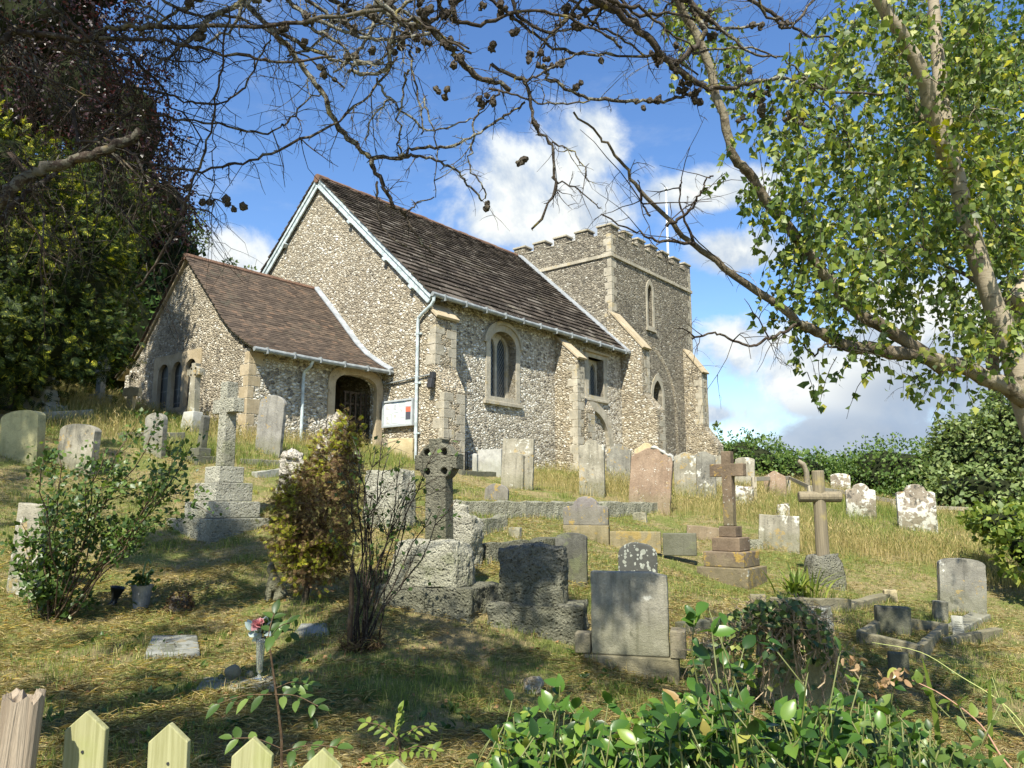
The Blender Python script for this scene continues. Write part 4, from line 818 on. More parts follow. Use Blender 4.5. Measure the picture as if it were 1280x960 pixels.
kerb('low granite kerb running right from the narrow dark headstone base', (602, 702), (704, 690), .22, .22, M_granited, .05)
kerb('short granite kerb behind the bulky granite block', (596, 668), (628, 660), .2, .2, M_granite, .04)
kerb('thin pale kerb in the grass right of the granite cross', (318, 596), (372, 590), .1, .16, M_white, .02)
kerb('pale ledge of stone in the grass under the left trees', (48, 524), (112, 520), .14, .3, M_white, .02)
kerb('low stone ledge in the long grass left of the white cross block', (150, 548), (228, 548), .12, .25, M_grey, .02)
kerb('flat kerb beneath the leaning streaked headstone near the porch', (300, 578), (372, 582), .08, .2, M_grey, .02)
kerb('broad low reddish slab of stone leaning in the grass left of the brown cross', (858, 672), (903, 676), .24, .08, M_red, .03, 'fallen_stone', 'stone')
kerb('rough grey kerb in the grass right of the brown cross shaft', (924, 684), (952, 684), .14, .16, M_granite, .03)
kerb('dark stone step at the foot of the nave corner buttress', (572, 592), (628, 594), .08, .3, M_dark, .01, 'stone_step', 'step')
# rounded purple grey stone with orange base and its kerb
p, k, be = place(702, 764, 674)
t = thing('headstone', 'rounded purplish headstone on an orange lichened base with kerb running right', 'headstone', tuple(back(p, .1)), -R(14))
w = 58*k; mb = MB(); mb.prism(worn(prof('shoulder', w*.98, 36*k), .006), -.07, .07); o = mb.build('tablet', M_purple, t, bevel=.012); o.location = (0, 0, 17*k+.002)
mb = MB(); mb.box(-w/2, w/2, -.10, .10, -.2, 17*k); mb.build('base', M_orange, t, bevel=.012)
mb = MB(); mb.box(w/2+.01, w/2+.85, -.06, .08, -.22, .13); mb.build('kerb', M_orange, t, bevel=.012); mb = MB(); mb.box(w/2+.88, w/2+1.42, -.07, .07, -.25, .11); mb.build('kerb', M_dark, t, bevel=.015)
# dark rough granite block on plinth, front centre
p, k, be = place(604, 742, 797)
t = thing('granite_block_grave', 'dark rough granite block on a low plinth in front of the bulky pale one', 'grave monument', tuple(back(p, .35)), -R(12))
rock_mb(134*k*.92, .62, .29, .035, 26, .02, 41).build('plinth', M_granited, t, smooth=True)
o = rock_mb(100*k*.95, .42, .60, .042, 32, .08, 43, .22, 4.0, 0).build('block', M_granited, t, smooth=True); o.location = (-.05, .02, .27)
# broad flat headstone on a base, front centre right
p, k, be = place(736, 842, 846)
t = thing('headstone', 'broad square pale headstone striped with shade, its back towards us, on a stepped base', 'headstone', tuple(back(p, .16)), -R(14))
w = 98*k; h = 104*k
P = worn([(-w/2, .0), (w/2, .0), (w/2, h*.96), (w*.30, h), (-w/2, h)], .006); mb = MB().prism(P, -.06, .07); o = mb.build('tablet', M_buff, t, bevel=.012); o.location = (0, 0, .16)
mb = MB(); mb.box(-w*.60, w*.62, -.10, .16, -.2, .157); mb.build('base', M_concrete, t, bevel=.012)
mb = MB(); mb.box(w/2+.012, w/2+.15, -.11, .12, .16, .40); mb.build('end_block', M_concrete, t, bevel=.012)
mb = MB(); mb.box(-w/2-.16, -w/2-.012, -.05, .12, .16, .34); mb.build('end_block', M_concrete, t, bevel=.012)
# log cross on rock base with kerb
p, k, be = place(1004, 1058, 735)
t = thing('log_cross', 'rustic round log shaped cross on a dark rock base at the right', 'grave cross', tuple(back(p, .3)), -R(6))
rock_mb(.56, .5, .50, .07, 12, .2, 51, .1).build('rock_base', M_granited, t, smooth=True)
top = (735-588)*k; zc = (735-622)*k
mb = MB(); mb.tube([(0, 0, .40), (0, 0, zc), (.0, 0, top-.02), (0, 0, top)], [.108, .100, .097, .09], 14, .03); mb.build('upright', M_woodx, t)
mb = MB(); mb.tube([(-.34, -.03, zc), (-.33, -.03, zc), (.33, -.03, zc), (.34, -.03, zc)], [.075, .09, .09, .075], 14, .03); mb.build('arm', M_woodx, t)
kerb('low weathered kerb in front of the log cross and fern', (968, 764), (1058, 764), .17, .16, M_concrete, .02)
kerb('curving low kerb with a small block right of the log cross', (1060, 762), (1114, 748), .10, .16, M_concrete, .02)
rock('small ochre cube of stone at the end of the log cross kerb', 1105, 1122, 738, 752, .8, M_ochre, 15, .01, .03, 53, name='stone_block', cat='stone')
# low kerbed grave at right with tablet
A = [(1076, 806), (1150, 824), (1182, 794), (1108, 784)]; kk = depth(hit(1125, 805))/960
t = thing('kerbed_grave', 'low dark kerbed grave plot in the right foreground grass', 'grave', tuple(hit(1128, 802)), 0)
for i in range(4):
    o = kerb(None, A[i], A[(i+1) % 4], .15, .09, M_concrete, .01, 'kerb'); o.parent = t; o.matrix_parent_inverse = Matrix.Translation(t.location).inverted()
headstone('small dark block shaped tablet standing inside the low kerbed grave', 1095, 1138, 760, 794, 'square', .14, 8, 2, M_dark, 'grave_tablet', 'tablet')
kerb('slanting grey kerb stone beside the dark streaked headstone at right', (1192, 792), (1226, 774), .09, .26, M_grey, .01)
kerb('low dark kerb in front of the white plaque at right', (1184, 806), (1248, 792), .08, .12, M_concrete, .01)
headstone('small grey upright kerb end stone left of the white plaque', 1166, 1185, 753, 778, 'square', .16, 10, 4, M_grey, 'kerb_stone', 'kerb')
o = headstone('small white inscribed plaque propped on the kerb at right', 1192, 1206, 771, 798, 'square', .025, 8, 4, M_white, 'plaque', 'plaque', lean=-14, wear=.001)
mb = MB(); ww = .06
for j in range(6): mb.box(-ww*(.6+.3*((j*7) % 3)/2), ww*(.5+.4*((j*5) % 3)/2), -.0145, -.0135, .20-j*.028, .206-j*.028)
mb.build('inscription', M_dark, o)
headstone('small dark square stone behind the camellia flowers at right', 1112, 1137, 818, 850, 'square', .1, 15, 0, M_dark, 'grave_tablet', 'tablet')
# ivy covered grave wall pieces
headstone('pale stone pier left of the ivy tangle behind the camellia', 874, 912, 812, 872, 'square', .2, 10, 0, M_green, 'stone_pier', 'stone')
headstone('pale ivy draped headstone behind the camellia', 950, 1040, 790, 886, 'square', .2, 10, 0, M_green)
headstone('small dark square post stone in the grass above the ivy tangle', 938, 958, 744, 764, 'square', .1, 12, 0, M_concrete, 'kerb_stone', 'kerb')
rock('dark slate topped stone showing through the top of the ivy tangle', 1008, 1042, 760, 790, .5, M_slab, 20, .02, .2, 57, name='ledger_stone', cat='stone')
kerb('long dark stone edge leading left from the ivy tangle', (852, 790), (938, 780), .1, .2, M_dark, .02)
# tomb chest, pillar, grille by the corner buttress
headstone('ochre capped stone pillar just right of the wheel cross head', 548, 564, 556, 618, 'square', .22, 25, 0, M_ochre, 'stone_pillar', 'pillar')
headstone('low buff stone chest tomb under the noticeboard', 484, 526, 548, 572, 'square', .5, 20, 0, M_ochre, 'chest_tomb', 'tomb')
headstone('little white stub of a pillar beside the iron grille at the buttress foot', 590, 598, 567, 593, 'round', .12, 20, 0, M_white, 'stone_stub', 'stone')
headstone('low ochre rounded marker at the foot of the pillar by the wheel cross', 552, 566, 596, 624, 'round', .12, 20, 0, M_pale)
def grille():
    p, k, be = place(580, 591, 588); t = thing('iron_grille', 'small dark iron grille at the foot of the nave corner buttress', 'grille', tuple(p), math.pi/2-CA)
    for i in range(6): mb = MB(); mb.box(-.26+i*.1, -.235+i*.1, -.02, .0, -.1, .5); mb.build('bar', M_iron, t)
    mb = MB(); mb.box(-.28, .28, -.03, .01, .46, .51); mb.build('rail', M_iron, t)
grille()
# flat slabs
def flat(label, l, r, y0, y1, mat, h=.05, name='flat_slab', cat='grave slab', yaw=0):
    P = [hit(l, y1), hit(r, y1-1), hit(r-4, y0), hit(l+10, y0+1)]; c = sum(P)/4; mb = MB()
    Q = [tuple(q-c) for q in P]; n = 4; mb.add([(x, y, z-.1) for x, y, z in Q]+[(x, y, z+h) for x, y, z in Q], [(3, 2, 1, 0), (4, 5, 6, 7), (0, 1, 5, 4), (1, 2, 6, 5), (2, 3, 7, 6), (3, 0, 4, 7)])
    o = mb.build(name, mat, None, bevel=.012); o.location = c; return tag(o, label, cat)
flat('cracked grey slab lying flat in the left foreground grass', 180, 250, 800, 824, M_slab, .05)
flat('low pale slab under the pink flower vase and pebbles', 244, 346, 850, 866, M_pale, .03)
flat('small pale slab lying flat right of the pink flowers', 366, 412, 782, 796, M_slab, .03)

# ---------------------------------------------------------------- small grave goods
def sphere_mb(r, sx=1, sy=1, sz=1, seed=0, rough=.1, n=3):
    bm = bmesh.new(); bmesh.ops.create_icosphere(bm, subdivisions=n, radius=1)
    mb = MB()
    for v in bm.verts:
        q = v.co*1.6+Vector((seed, 0, 0)); v.co *= 1+rough*noise.noise(q)
    mb.v = [(v.co.x*r*sx, v.co.y*r*sy, v.co.z*r*sz) for v in bm.verts]; mb.f = [tuple(x.index for x in f.verts) for f in bm.faces]; bm.free(); return mb
def lathe_mb(pts, n=20):
    V = []; F = []
    for r, z in pts: V += [(r*math.cos(2*math.pi*i/n), r*math.sin(2*math.pi*i/n), z) for i in range(n)]
    for j in range(len(pts)-1): F += [(j*n+i, j*n+(i+1) % n, (j+1)*n+(i+1) % n, (j+1)*n+i) for i in range(n)]
    F.append(tuple(reversed(range(n)))); mb = MB(); return mb.add(V, F)
for px, py, r, lab in ((287, 857, .058, 'round brown cobble on the slab beside the flower vase'), (272, 857, .022, 'small dark pebble left of the round brown cobble'), (308, 855, .03, 'brown pebble between the cobble and the vase foot')):
    o = sphere_mb(r, 1.05, .9, 1.0, px, .15).build('pebble', M_concrete if r > .03 else M_dark, None, smooth=True); p = hit(px, py); o.location = p+np.array([0, .06, .03+r*.85]); tag(o, lab, 'pebble')
def glassy():
    m, t = new_mat('vase_glass'); p = t.n('ShaderNodeBsdfPrincipled', {'Base Color': (.85, .9, .88, 1), 'Roughness': .05, 'Transmission Weight': .9, 'IOR': 1.3}); t.n('ShaderNodeOutputMaterial', {0: p.outputs[0]}); return m
M_vase = glassy()
p = hit(319, 858); t = thing('flower_vase', 'slim clear glass vase of pink rose and silvery leaves on the slab', 'vase', tuple(p+np.array([0, .08, .03])), 0)
lathe_mb([(.05, 0), (.052, .008), (.015, .016), (.010, .045), (.022, .06), (.034, .26), (.037, .30), (.033, .30), (.030, .26), (.018, .07)], 18).build('glass', M_vase, t, smooth=True)
V, F = scatter(BIGLEAF, rng.normal(size=(26, 3))*(.045, .03, .035)+(0, 0, .36), rdir(26, .3), rdir(26, .5), np.full(26, .085)); np_mesh('silvery_leaves', V, F, L_wpetal, t)
V, F = scatter(BIGLEAF, rng.normal(size=(34, 3))*(.06, .03, .04)+(.05, 0, .37), rdir(34, .5), rdir(34, .5), np.full(34, .09)); np_mesh('green_leaves', V, F, L_rose, t)
n = 34; D = rdir(n, .2); V, F = scatter(BIGLEAF, D*.012+np.array([-.01, -.05, .40]), D, rdir(n, 1), rng.uniform(.035, .055, n), rng.uniform(.08, .10, n)); np_mesh('pink_rose', V, F, L_pink, t)
mb = MB()
for i in range(6): mb.tube([(random.uniform(-.015, .015), random.uniform(-.01, .01), .07), (random.uniform(-.03, .03), random.uniform(-.02, .02), .38)], .0025, 5)
mb.build('stems', B_stem, t)
p = hit(176, 760); k = depth(p)/960
t = thing('plant_pot', 'silvery ribbed pot with a curling green plant in the left foreground', 'plant pot', tuple(p), 0)
lathe_mb([(.075, 0), (.10, .18), (.115, .235), (.12, .24), (.108, .24), (.09, .19)], 22).build('pot', plain('silver_pot', (.24, .25, .27), .35, var=.3, sc=8, metal=.3), t)
n = 60; D = rdir(n, .2); V, F = scatter(BIGLEAF, rng.normal(size=(n, 3))*(.06, .05, .07)+(0, 0, .27), D, rdir(n, .6), rng.uniform(.05, .1, n)); np_mesh('leaves', V, F, L_rose, t)
mb = MB(); mb.tube([(0, 0, .2), (.0, 0, .38), (.015, 0, .46), (.05, 0, .50), (.07, 0, .47), (.06, 0, .44)], [.008, .01, .012, .012, .011, .008], 7); mb.tube([(.02, 0, .2), (.05, 0, .36), (.09, 0, .40), (.115, 0, .37)], [.008, .01, .01, .007], 7); mb.build('curled_stem', plain('pale_green_stem', (.16, .24, .12), .6), t, smooth=True)
p = hit(141, 757); t = thing('plant_pot', 'small black flared plastic pot beside the silvery pot', 'plant pot', tuple(p), 0)
lathe_mb([(.055, 0), (.06, .015), (.03, .05), (.04, .10), (.075, .19), (.08, .20), (.065, .19), (.05, .13)], 18).build('pot', plain('black_plastic', (.012, .013, .012), .4), t, smooth=True).rotation_euler = (0, R(12), 0)
p = hit(222, 766); o = sphere_mb(.125, 1.05, .95, .9, 3, .35).build('withered_plant_clump', B_cone, None, smooth=True); o.location = p+np.array([0, .05, .07]); tag(o, 'dark brown withered ball of a plant lying in the left grass', 'dead plant')
n = 500; D = rdir(n); V, F = scatter(LEAF, D*.12, D+rdir(n)*.8, rdir(n), rng.uniform(.02, .05, n)); np_mesh('dead_leaves', V, F, L_brownshrub, o)
# seated stone cat
def cat():
    p = hit(349, 752); t = thing('cat_statue', 'small grey stone cat statue sitting under the brown shrub', 'statue', tuple(back(p, .05)), R(-58))
    sk = [((0,0,.07),.085),((0,-.05,.17),.075),((0,-.075,.255),.058),((0,-.085,.30),.040),((0,-.105,.345),.052),((0,-.15,.335),.026),
          ((-.035,-.115,.15),.028),((-.035,-.125,.02),.024),((-.035,-.15,.008),.02),((.035,-.115,.15),.028),((.035,-.125,.02),.024),((.035,-.15,.008),.02),
          ((-.075,-.02,.05),.055),((-.075,-.09,.015),.024),((.075,-.02,.05),.055),((.075,-.09,.015),.024),((0,.09,.03),.03),((.07,.11,.02),.022),((.11,.04,.02),.018),
          ((-.032,-.10,.395),.016),((-.037,-.10,.425),.005),((.032,-.10,.395),.016),((.037,-.10,.425),.005)]
    ed = [(0,1),(1,2),(2,3),(3,4),(4,5),(1,6),(6,7),(7,8),(1,9),(9,10),(10,11),(0,12),(12,13),(0,14),(14,15),(0,16),(16,17),(17,18),(4,19),(19,20),(4,21),(21,22)]
    me = bpy.data.meshes.new('body'); me.from_pydata([s[0] for s in sk], ed, []); o = link('body', me, M_celtic, t)
    sm = o.modifiers.new('skin', 'SKIN'); sm.use_smooth_shade = True
    for i, s in enumerate(sk): me.skin_vertices[0].data[i].radius = (s[1], s[1]); me.skin_vertices[0].data[i].use_root = i == 0
    o.modifiers.new('sub', 'SUBSURF').levels = 2; o.modifiers['sub'].render_levels = 2
cat()

# ---------------------------------------------------------------- timber fences
def rail_fence():
    pts = [(942, 612, 596), (985, 614, 595), (1012, 628, 607), (1048, 634, 612), (1117, 652, 624), (1165, 664, 632), (1213, 674, 634)]
    P0 = hit(983, 614); t = thing('rail_fence', 'low grey post and rail fence running down the long grass to the right', 'fence', tuple(P0), 0); G = []
    for px, by, ty in pts:
        dd = np.arange(19.5, 34, .25); q = np.array([at(px, ty, x) for x in dd]); d = dd[np.argmin(np.abs(q[:, 2]-gzn(q[:, 0], q[:, 1])-.62))]; T = at(px, ty, d); B = T.copy(); B[2] = gz(T[0], T[1])
        B[2] = min(B[2], T[2]-.4)-.2; G.append((B-P0, T-P0))
    for B, T in G:
        mb = MB(); w = .055; mb.hexa([(B[0]-w, B[1]-w, B[2]), (B[0]+w, B[1]-w, B[2]), (B[0]+w, B[1]+w, B[2]), (B[0]-w, B[1]+w, B[2]), (T[0]-w, T[1]-w, T[2]), (T[0]+w, T[1]-w, T[2]), (T[0]+w, T[1]+w, T[2]-.02), (T[0]-w, T[1]+w, T[2]-.02)]); mb.build('post', M_rail, t, bevel=.008)
    for (B0, T0), (B1, T1) in zip(G[:-1], G[1:]):
        mb = MB(); a = T0+np.array([0, -.08, -.06]); b = T1+np.array([0, -.08, -.06]); h = .055
        mb.hexa([(a[0], a[1]-.02, a[2]-h), (b[0], b[1]-.02, b[2]-h), (b[0], b[1]+.02, b[2]-h), (a[0], a[1]+.02, a[2]-h), (a[0], a[1]-.02, a[2]+h), (b[0], b[1]-.02, b[2]+h), (b[0], b[1]+.02, b[2]+h), (a[0], a[1]+.02, a[2]+h)]); mb.build('rail', M_rail, t, bevel=.006)
rail_fence()
d = 25.5; b = at(1008, 622, d); pts = [at(x, y, d)-b for x, y in ((1009, 630), (1009, 606), (1008, 590), (1004, 580), (998, 576))]
mb = MB(); mb.tube(pts, [.10, .095, .09, .085, .06], 9, .08); o = mb.build('curved_post', M_concrete, None, smooth=True); o.location = b; tag(o, 'grey curved top post leaning by the rail fence', 'post')
def picket_fence():
    tips = [(-72, 868, 1.80), (118, 888, 1.74), (220, 903, 1.76), (313, 921, 1.78), (407, 935, 1.80), (495, 949, 1.82), (583, 964, 1.84), (668, 979, 1.86)]
    A = at(118, 888, 1.74); t = thing('picket_fence', 'pointed green stained picket fence along the bottom left foreground', 'fence', (A[0], A[1], gz(A[0], A[1])), 0); o0 = np.array(t.location)
    for px, py, d in tips[1:]:
        T = at(px, py, d)-o0; w = .0455; r = .040; zb = gz(*(T+o0)[:2])-o0[2]+.04
        mb = MB(); mb.prism(worn([(-w, zb), (w, zb), (w, T[2]-r), (0, T[2]), (-w, T[2]-r)], .0012, .05), -.010, .010); o = mb.build('picket', M_picket, t, bevel=.0025); o.location = (T[0], T[1], 0); o.rotation_euler = (0, R(random.uniform(-.8, .8)), R(random.uniform(-3, 3)))
        nx = random.uniform(-.015, .015); mb = MB(); mb.tube([(nx, -.0125, T[2]-.085), (nx, -.0095, T[2]-.085)], .0032, 8); mb.build('nail', M_iron, o)
    a = at(60, 900, 1.76)-o0; b = at(700, 985, 1.87)-o0
    for dz in (-.22, -.72):
        mb = MB(); mb.hexa([(a[0], a[1]+.012, a[2]+dz-.03), (b[0], b[1]+.012, b[2]+dz-.03), (b[0], b[1]+.045, b[2]+dz-.03), (a[0], a[1]+.045, a[2]+dz-.03), (a[0], a[1]+.012, a[2]+dz+.03), (b[0], b[1]+.012, b[2]+dz+.03), (b[0], b[1]+.045, b[2]+dz+.03), (a[0], a[1]+.045, a[2]+dz+.03)]); mb.build('rail', M_picket, t)
picket_fence()
def old_post():
    d = 1.62; T = at(-2, 872, d); zb = gz(T[0], T[1]); n = 26; V = []; F = []; H = T[2]-zb; m = 16
    def top(a): return H+.022*noise.noise(Vector((math.cos(a)*3, math.sin(a)*3, 1)))+.03*max(0, math.cos(a+.3))*noise.noise(Vector((a*5, 7, 2)))+.012*noise.noise(Vector((a*14, 3, 3)))
    for j in range(m+1):
        for i in range(n):
            a = 2*math.pi*i/n; c, s_ = math.cos(a), math.sin(a); q = (abs(c)**6+abs(s_)**6)**(-1/6.0); r = .036*q*(1+.06*noise.noise(Vector((a*6, 0, j*.25)))+.05*noise.noise(Vector((a*13, 4, j*.1)))); V.append((c*r, s_*r, top(a)*j/m))
    for j in range(m): F += [(j*n+i, j*n+(i+1) % n, (j+1)*n+(i+1) % n, (j+1)*n+i) for i in range(n)]
    prev = m*n
    for rr, dz in ((.72, -.004), (.42, -.035), (.15, -.05)):
        o = len(V)
        for i in range(n): a = 2*math.pi*i/n; V.append((math.cos(a)*.036*rr, math.sin(a)*.036*rr, top(a)+dz+.03*noise.noise(Vector((math.cos(a)*rr*9, math.sin(a)*rr*9, 5)))))
        F += [(prev+i, prev+(i+1) % n, o+(i+1) % n, o+i) for i in range(n)]; prev = o
    F.append(tuple(prev+i for i in range(n)))
    mb = MB(); mb.add(V, F); o = mb.build('fence_post', M_oldpost, None); o.location = (T[0]+.008, T[1], zb); o.rotation_euler = (0, R(2), R(20)); tag(o, 'weathered splitting old timber post in the bottom left corner', 'post')
old_post()

# ---------------------------------------------------------------- vegetation helpers
def crom(pts, n):
    P = np.asarray(pts, float); P = np.vstack([2*P[0]-P[1], P, 2*P[-1]-P[-2]]); out_ = []
    m = len(P)-3
    for i in range(m):
        k = max(2, int(round(n/m))); t = np.linspace(0, 1, k, endpoint=(i == m-1))[:, None]; a, b, c, d = P[i:i+4]
        out_.append(.5*((2*b)+(-a+c)*t+(2*a-5*b+4*c-d)*t**2+(-a+3*b-3*c+d)*t**3))
    return np.vstack(out_)
def trace(pts, d0, d1, n=None):
    """a branch read off the photograph as picture points, standing d0..d1 metres away"""
    d = np.linspace(d0, d1, len(pts)); P = np.array([at(x, y, q) for (x, y), q in zip(pts, d)]); return crom(P, n or max(8, 4*len(pts)))
def twig(mb, P, d, L, r, lev=1, sag=.25, wig=.35):
    n = 6; path = [np.asarray(P, float)]; d = d/np.linalg.norm(d)
    for i in range(n-1):
        d = d+rng.normal(size=3)*wig*.5+np.array([0, 0, -sag*.25]); d /= np.linalg.norm(d); path.append(path[-1]+d*L/(n-1))
    mb.tube(path, np.linspace(r, r*.35, n), 4 if r < .004 else 5, .12)
    if lev > 0:
        for _ in range(rng.integers(1, 4)):
            i = rng.integers(1, n-1); q = d*.6+rdir(1)[0]; twig(mb, path[i], q, L*rng.uniform(.3, .65), r*.6, lev-1, sag, wig)
    return path
def vnoise(x, y, s):
    x = x*s; y = y*s; xi = np.floor(x).astype(int); yi = np.floor(y).astype(int); fx = x-xi; fy = y-yi; fx = fx*fx*(3-2*fx); fy = fy*fy*(3-2*fy)
    def h(a, b): v = np.sin(a*127.1+b*311.7)*43758.5453; return v-np.floor(v)
    return (h(xi, yi)*(1-fx)+h(xi+1, yi)*fx)*(1-fy)+(h(xi, yi+1)*(1-fx)+h(xi+1, yi+1)*fx)*fy

# ---------------------------------------------------------------- old dead-limbed conifer overhead
DEAD = [ # points, d0, d1, thickness in px at start, end, twigs, lean of twigs
 ([(-40,60),(0,52),(20,42),(43,43),(110,50),(133,37),(173,32),(233,33),(320,32),(400,24),(480,12)],3.3,3.5,11,6,16),
 ([(110,50),(157,48),(200,50),(253,60),(320,72),(347,78),(420,70)],3.4,3.5,6,4,9),
 ([(40,-30),(57,0),(100,37),(140,73),(167,117),(180,143),(203,170)],3.3,3.5,7,3,9),
 ([(-30,75),(0,83),(33,90),(67,103),(115,120)],3.0,3.1,6,2.5,3),
 ([(-60,300),(0,253),(30,223),(67,207),(110,197),(147,180),(177,163)],2.9,3.1,19,15,12),
 ([(-40,310),(0,277),(30,247),(63,223),(100,190),(140,160)],2.9,3.3,13,4,8),
 ([(60,60),(103,70),(140,68),(187,70),(240,80),(267,67)],3.4,3.7,4,2,6),
 ([(120,95),(167,110),(207,117),(240,128),(277,128),(300,113),(320,83),(340,50)],3.5,3.6,4,2.5,7),
 ([(100,140),(147,143),(187,142),(233,150),(273,155),(320,168),(347,160),(363,147),(387,123),(400,117)],3.4,3.7,4,2.5,8),
 ([(100,185),(143,197),(187,205),(240,212),(287,207),(320,198),(363,182),(413,157),(453,127),(473,103),(500,70)],3.3,3.8,4,4,8),
 ([(285,10),(280,67),(273,107),(267,143),(257,187),(240,230),(217,287),(195,330),(170,360)],3.1,3.2,3,4,4),
 ([(267,143),(267,200),(263,283)],3.1,3.1,2,1.2,1),
 ([(150,225),(180,233),(207,233),(235,237),(260,247),(293,257)],3.3,3.4,3,1.6,3),
 ([(300,-10),(320,20),(360,57),(380,87),(400,113),(417,147),(433,170),(453,190),(463,197)],3.6,3.8,9,8,12),
 ([(463,197),(500,197),(520,195),(550,203),(573,217),(587,233),(603,250)],3.8,3.9,6,3,5),
 ([(500,197),(520,185),(550,185),(587,172),(620,152),(640,140),(657,128)],3.8,4.0,5,3.5,5),
 ([(463,200),(473,220),(483,240),(493,260),(507,267),(510,277),(527,303),(540,317)],3.8,3.9,8,3,3),
 ([(470,227),(473,257),(477,283),(507,307)],3.8,3.8,4,3,1),
 ([(507,267),(520,255),(543,247)],3.85,3.9,3,2,1),
 ([(468,-15),(473,0),(490,20),(493,40),(487,67),(483,87),(453,92),(437,87)],3.6,3.7,9,6,8),
 ([(470,5),(487,17),(513,30),(540,40),(560,57),(580,80),(597,97),(620,103),(640,113)],3.7,4.0,13,8,14),
 ([(300,0),(320,17),(370,53),(413,72),(443,82),(480,78)],3.7,3.7,7,5,10),
 ([(470,97),(487,123),(517,150),(533,160),(560,160),(587,147)],3.7,3.9,4,2.5,5),
 ([(510,85),(507,100),(500,133),(498,173),(502,193)],3.7,3.8,4,3,4),
 ([(487,123),(463,150),(457,180)],3.7,3.7,3.5,2,3),
 ([(513,60),(517,93),(527,143),(527,167)],3.8,3.8,4,2.5,3),
 ([(530,120),(537,150),(547,187),(545,207),(544,247)],3.8,3.8,3.5,1.2,2),
 ([(625,115),(610,127),(593,147),(592,173),(587,203),(600,230),(607,247)],3.9,3.9,4,2.5,4),
 ([(720,-25),(750,3),(780,23),(813,50),(827,70),(847,87),(870,103),(893,110),(927,107),(960,100),(1000,100),(1040,115),(1100,118)],3.9,4.4,14,4,16),
 ([(845,90),(847,80),(867,60),(880,40),(870,20),(860,-10)],4.1,4.2,9,8,6),
 ([(600,-10),(640,20),(667,43),(693,58),(730,67),(773,70),(820,68)],3.9,4.1,5,4,8),
 ([(615,80),(640,97),(657,103),(663,133),(670,160),(690,183),(692,213),(692,243),(667,287)],3.9,4.0,6,4,6),
 ([(657,103),(680,90),(707,73),(730,65)],3.9,4.0,4,3.5,4),
 ([(680,80),(685,97),(707,110),(730,120),(773,125),(813,127),(840,125),(860,117)],4.0,4.2,6,5,7),
 ([(610,110),(640,117),(673,127),(707,130),(737,127)],3.9,4.0,4,2.5,4),
 ([(692,223),(723,237),(748,260)],4.0,4.0,3,1.8,2),
 ([(690,177),(713,187),(730,207),(735,227)],4.0,4.0,3,1.6,3),
 ([(868,67),(907,60),(960,65),(1000,90),(1040,140),(1070,190)],4.3,4.6,4,2,5),
 ([(940,-20),(955,15),(985,35),(1010,10),(1040,-20)],4.3,4.5,5,4,5),
 ([(540,-20),(560,20),(600,30),(650,15),(700,20),(750,40),(780,60)],3.8,4.0,7,4,10),
 ([(640,-20),(650,20),(690,40),(720,10),(740,-20)],3.9,4.0,6,4,7),
 ([(340,-20),(380,15),(430,40),(480,50),(540,45)],3.6,3.7,7,5,9),
 ([(180,-20),(230,15),(300,25),(370,60),(430,110)],3.5,3.6,6,3,9),
 ([(760,-20),(800,20),(840,15),(900,35),(950,30)],4.1,4.3,5,4,7),
]
CONES = [(512,33,3),(530,52,5),(555,50,5),(495,60,4),(520,5,5),(535,17,6),(560,10,5),(600,6,4),(632,12,5),(668,77,4),(682,73,3),(696,80,3),(650,196,3),(597,127,2),(610,124,3),(552,116,4),(410,90,3),(398,86,2),(603,256,3),(723,104,2),(747,77,1),(815,70,4),(826,75,3),(857,103,6),(868,115,5),(871,123,3),(818,125,4),(806,134,2),(791,131,1),(872,16,4),(886,27,4),(892,38,4),(846,56,3),(953,112,6),(944,122,4),(957,132,5),(950,142,3),(926,149,2),(911,84,1),(934,93,1),(946,34,3),(673,154,2),(705,12,3),(726,32,3),(261,250,2),(286,254,3),(300,257,1),(233,237,1),(210,236,1),(380,60,2),(350,30,3),(440,75,2),(575,75,5),(620,60,3),(1000,150,6),(985,145,5),(640,35,3),(470,60,3)]
SHADE = [ # patches of ground in shade: centre, half size, clumps, mean size
 (640,860,245,58,78),(655,765,60,22,9),(230,930,150,28,18),(490,795,110,30,8),(460,885,125,55,38),(700,900,160,50,20),(235,688,105,26,85),(1060,880,60,30,3),
 (100,850,110,40,5),(290,770,120,40,8),(260,890,120,40,10),(40,620,50,40,8),(100,565,70,25,16),(30,570,40,20,12),(670,745,45,35,5),(785,790,45,45,3),(30,560,40,30,6),(180,780,90,40,6)]
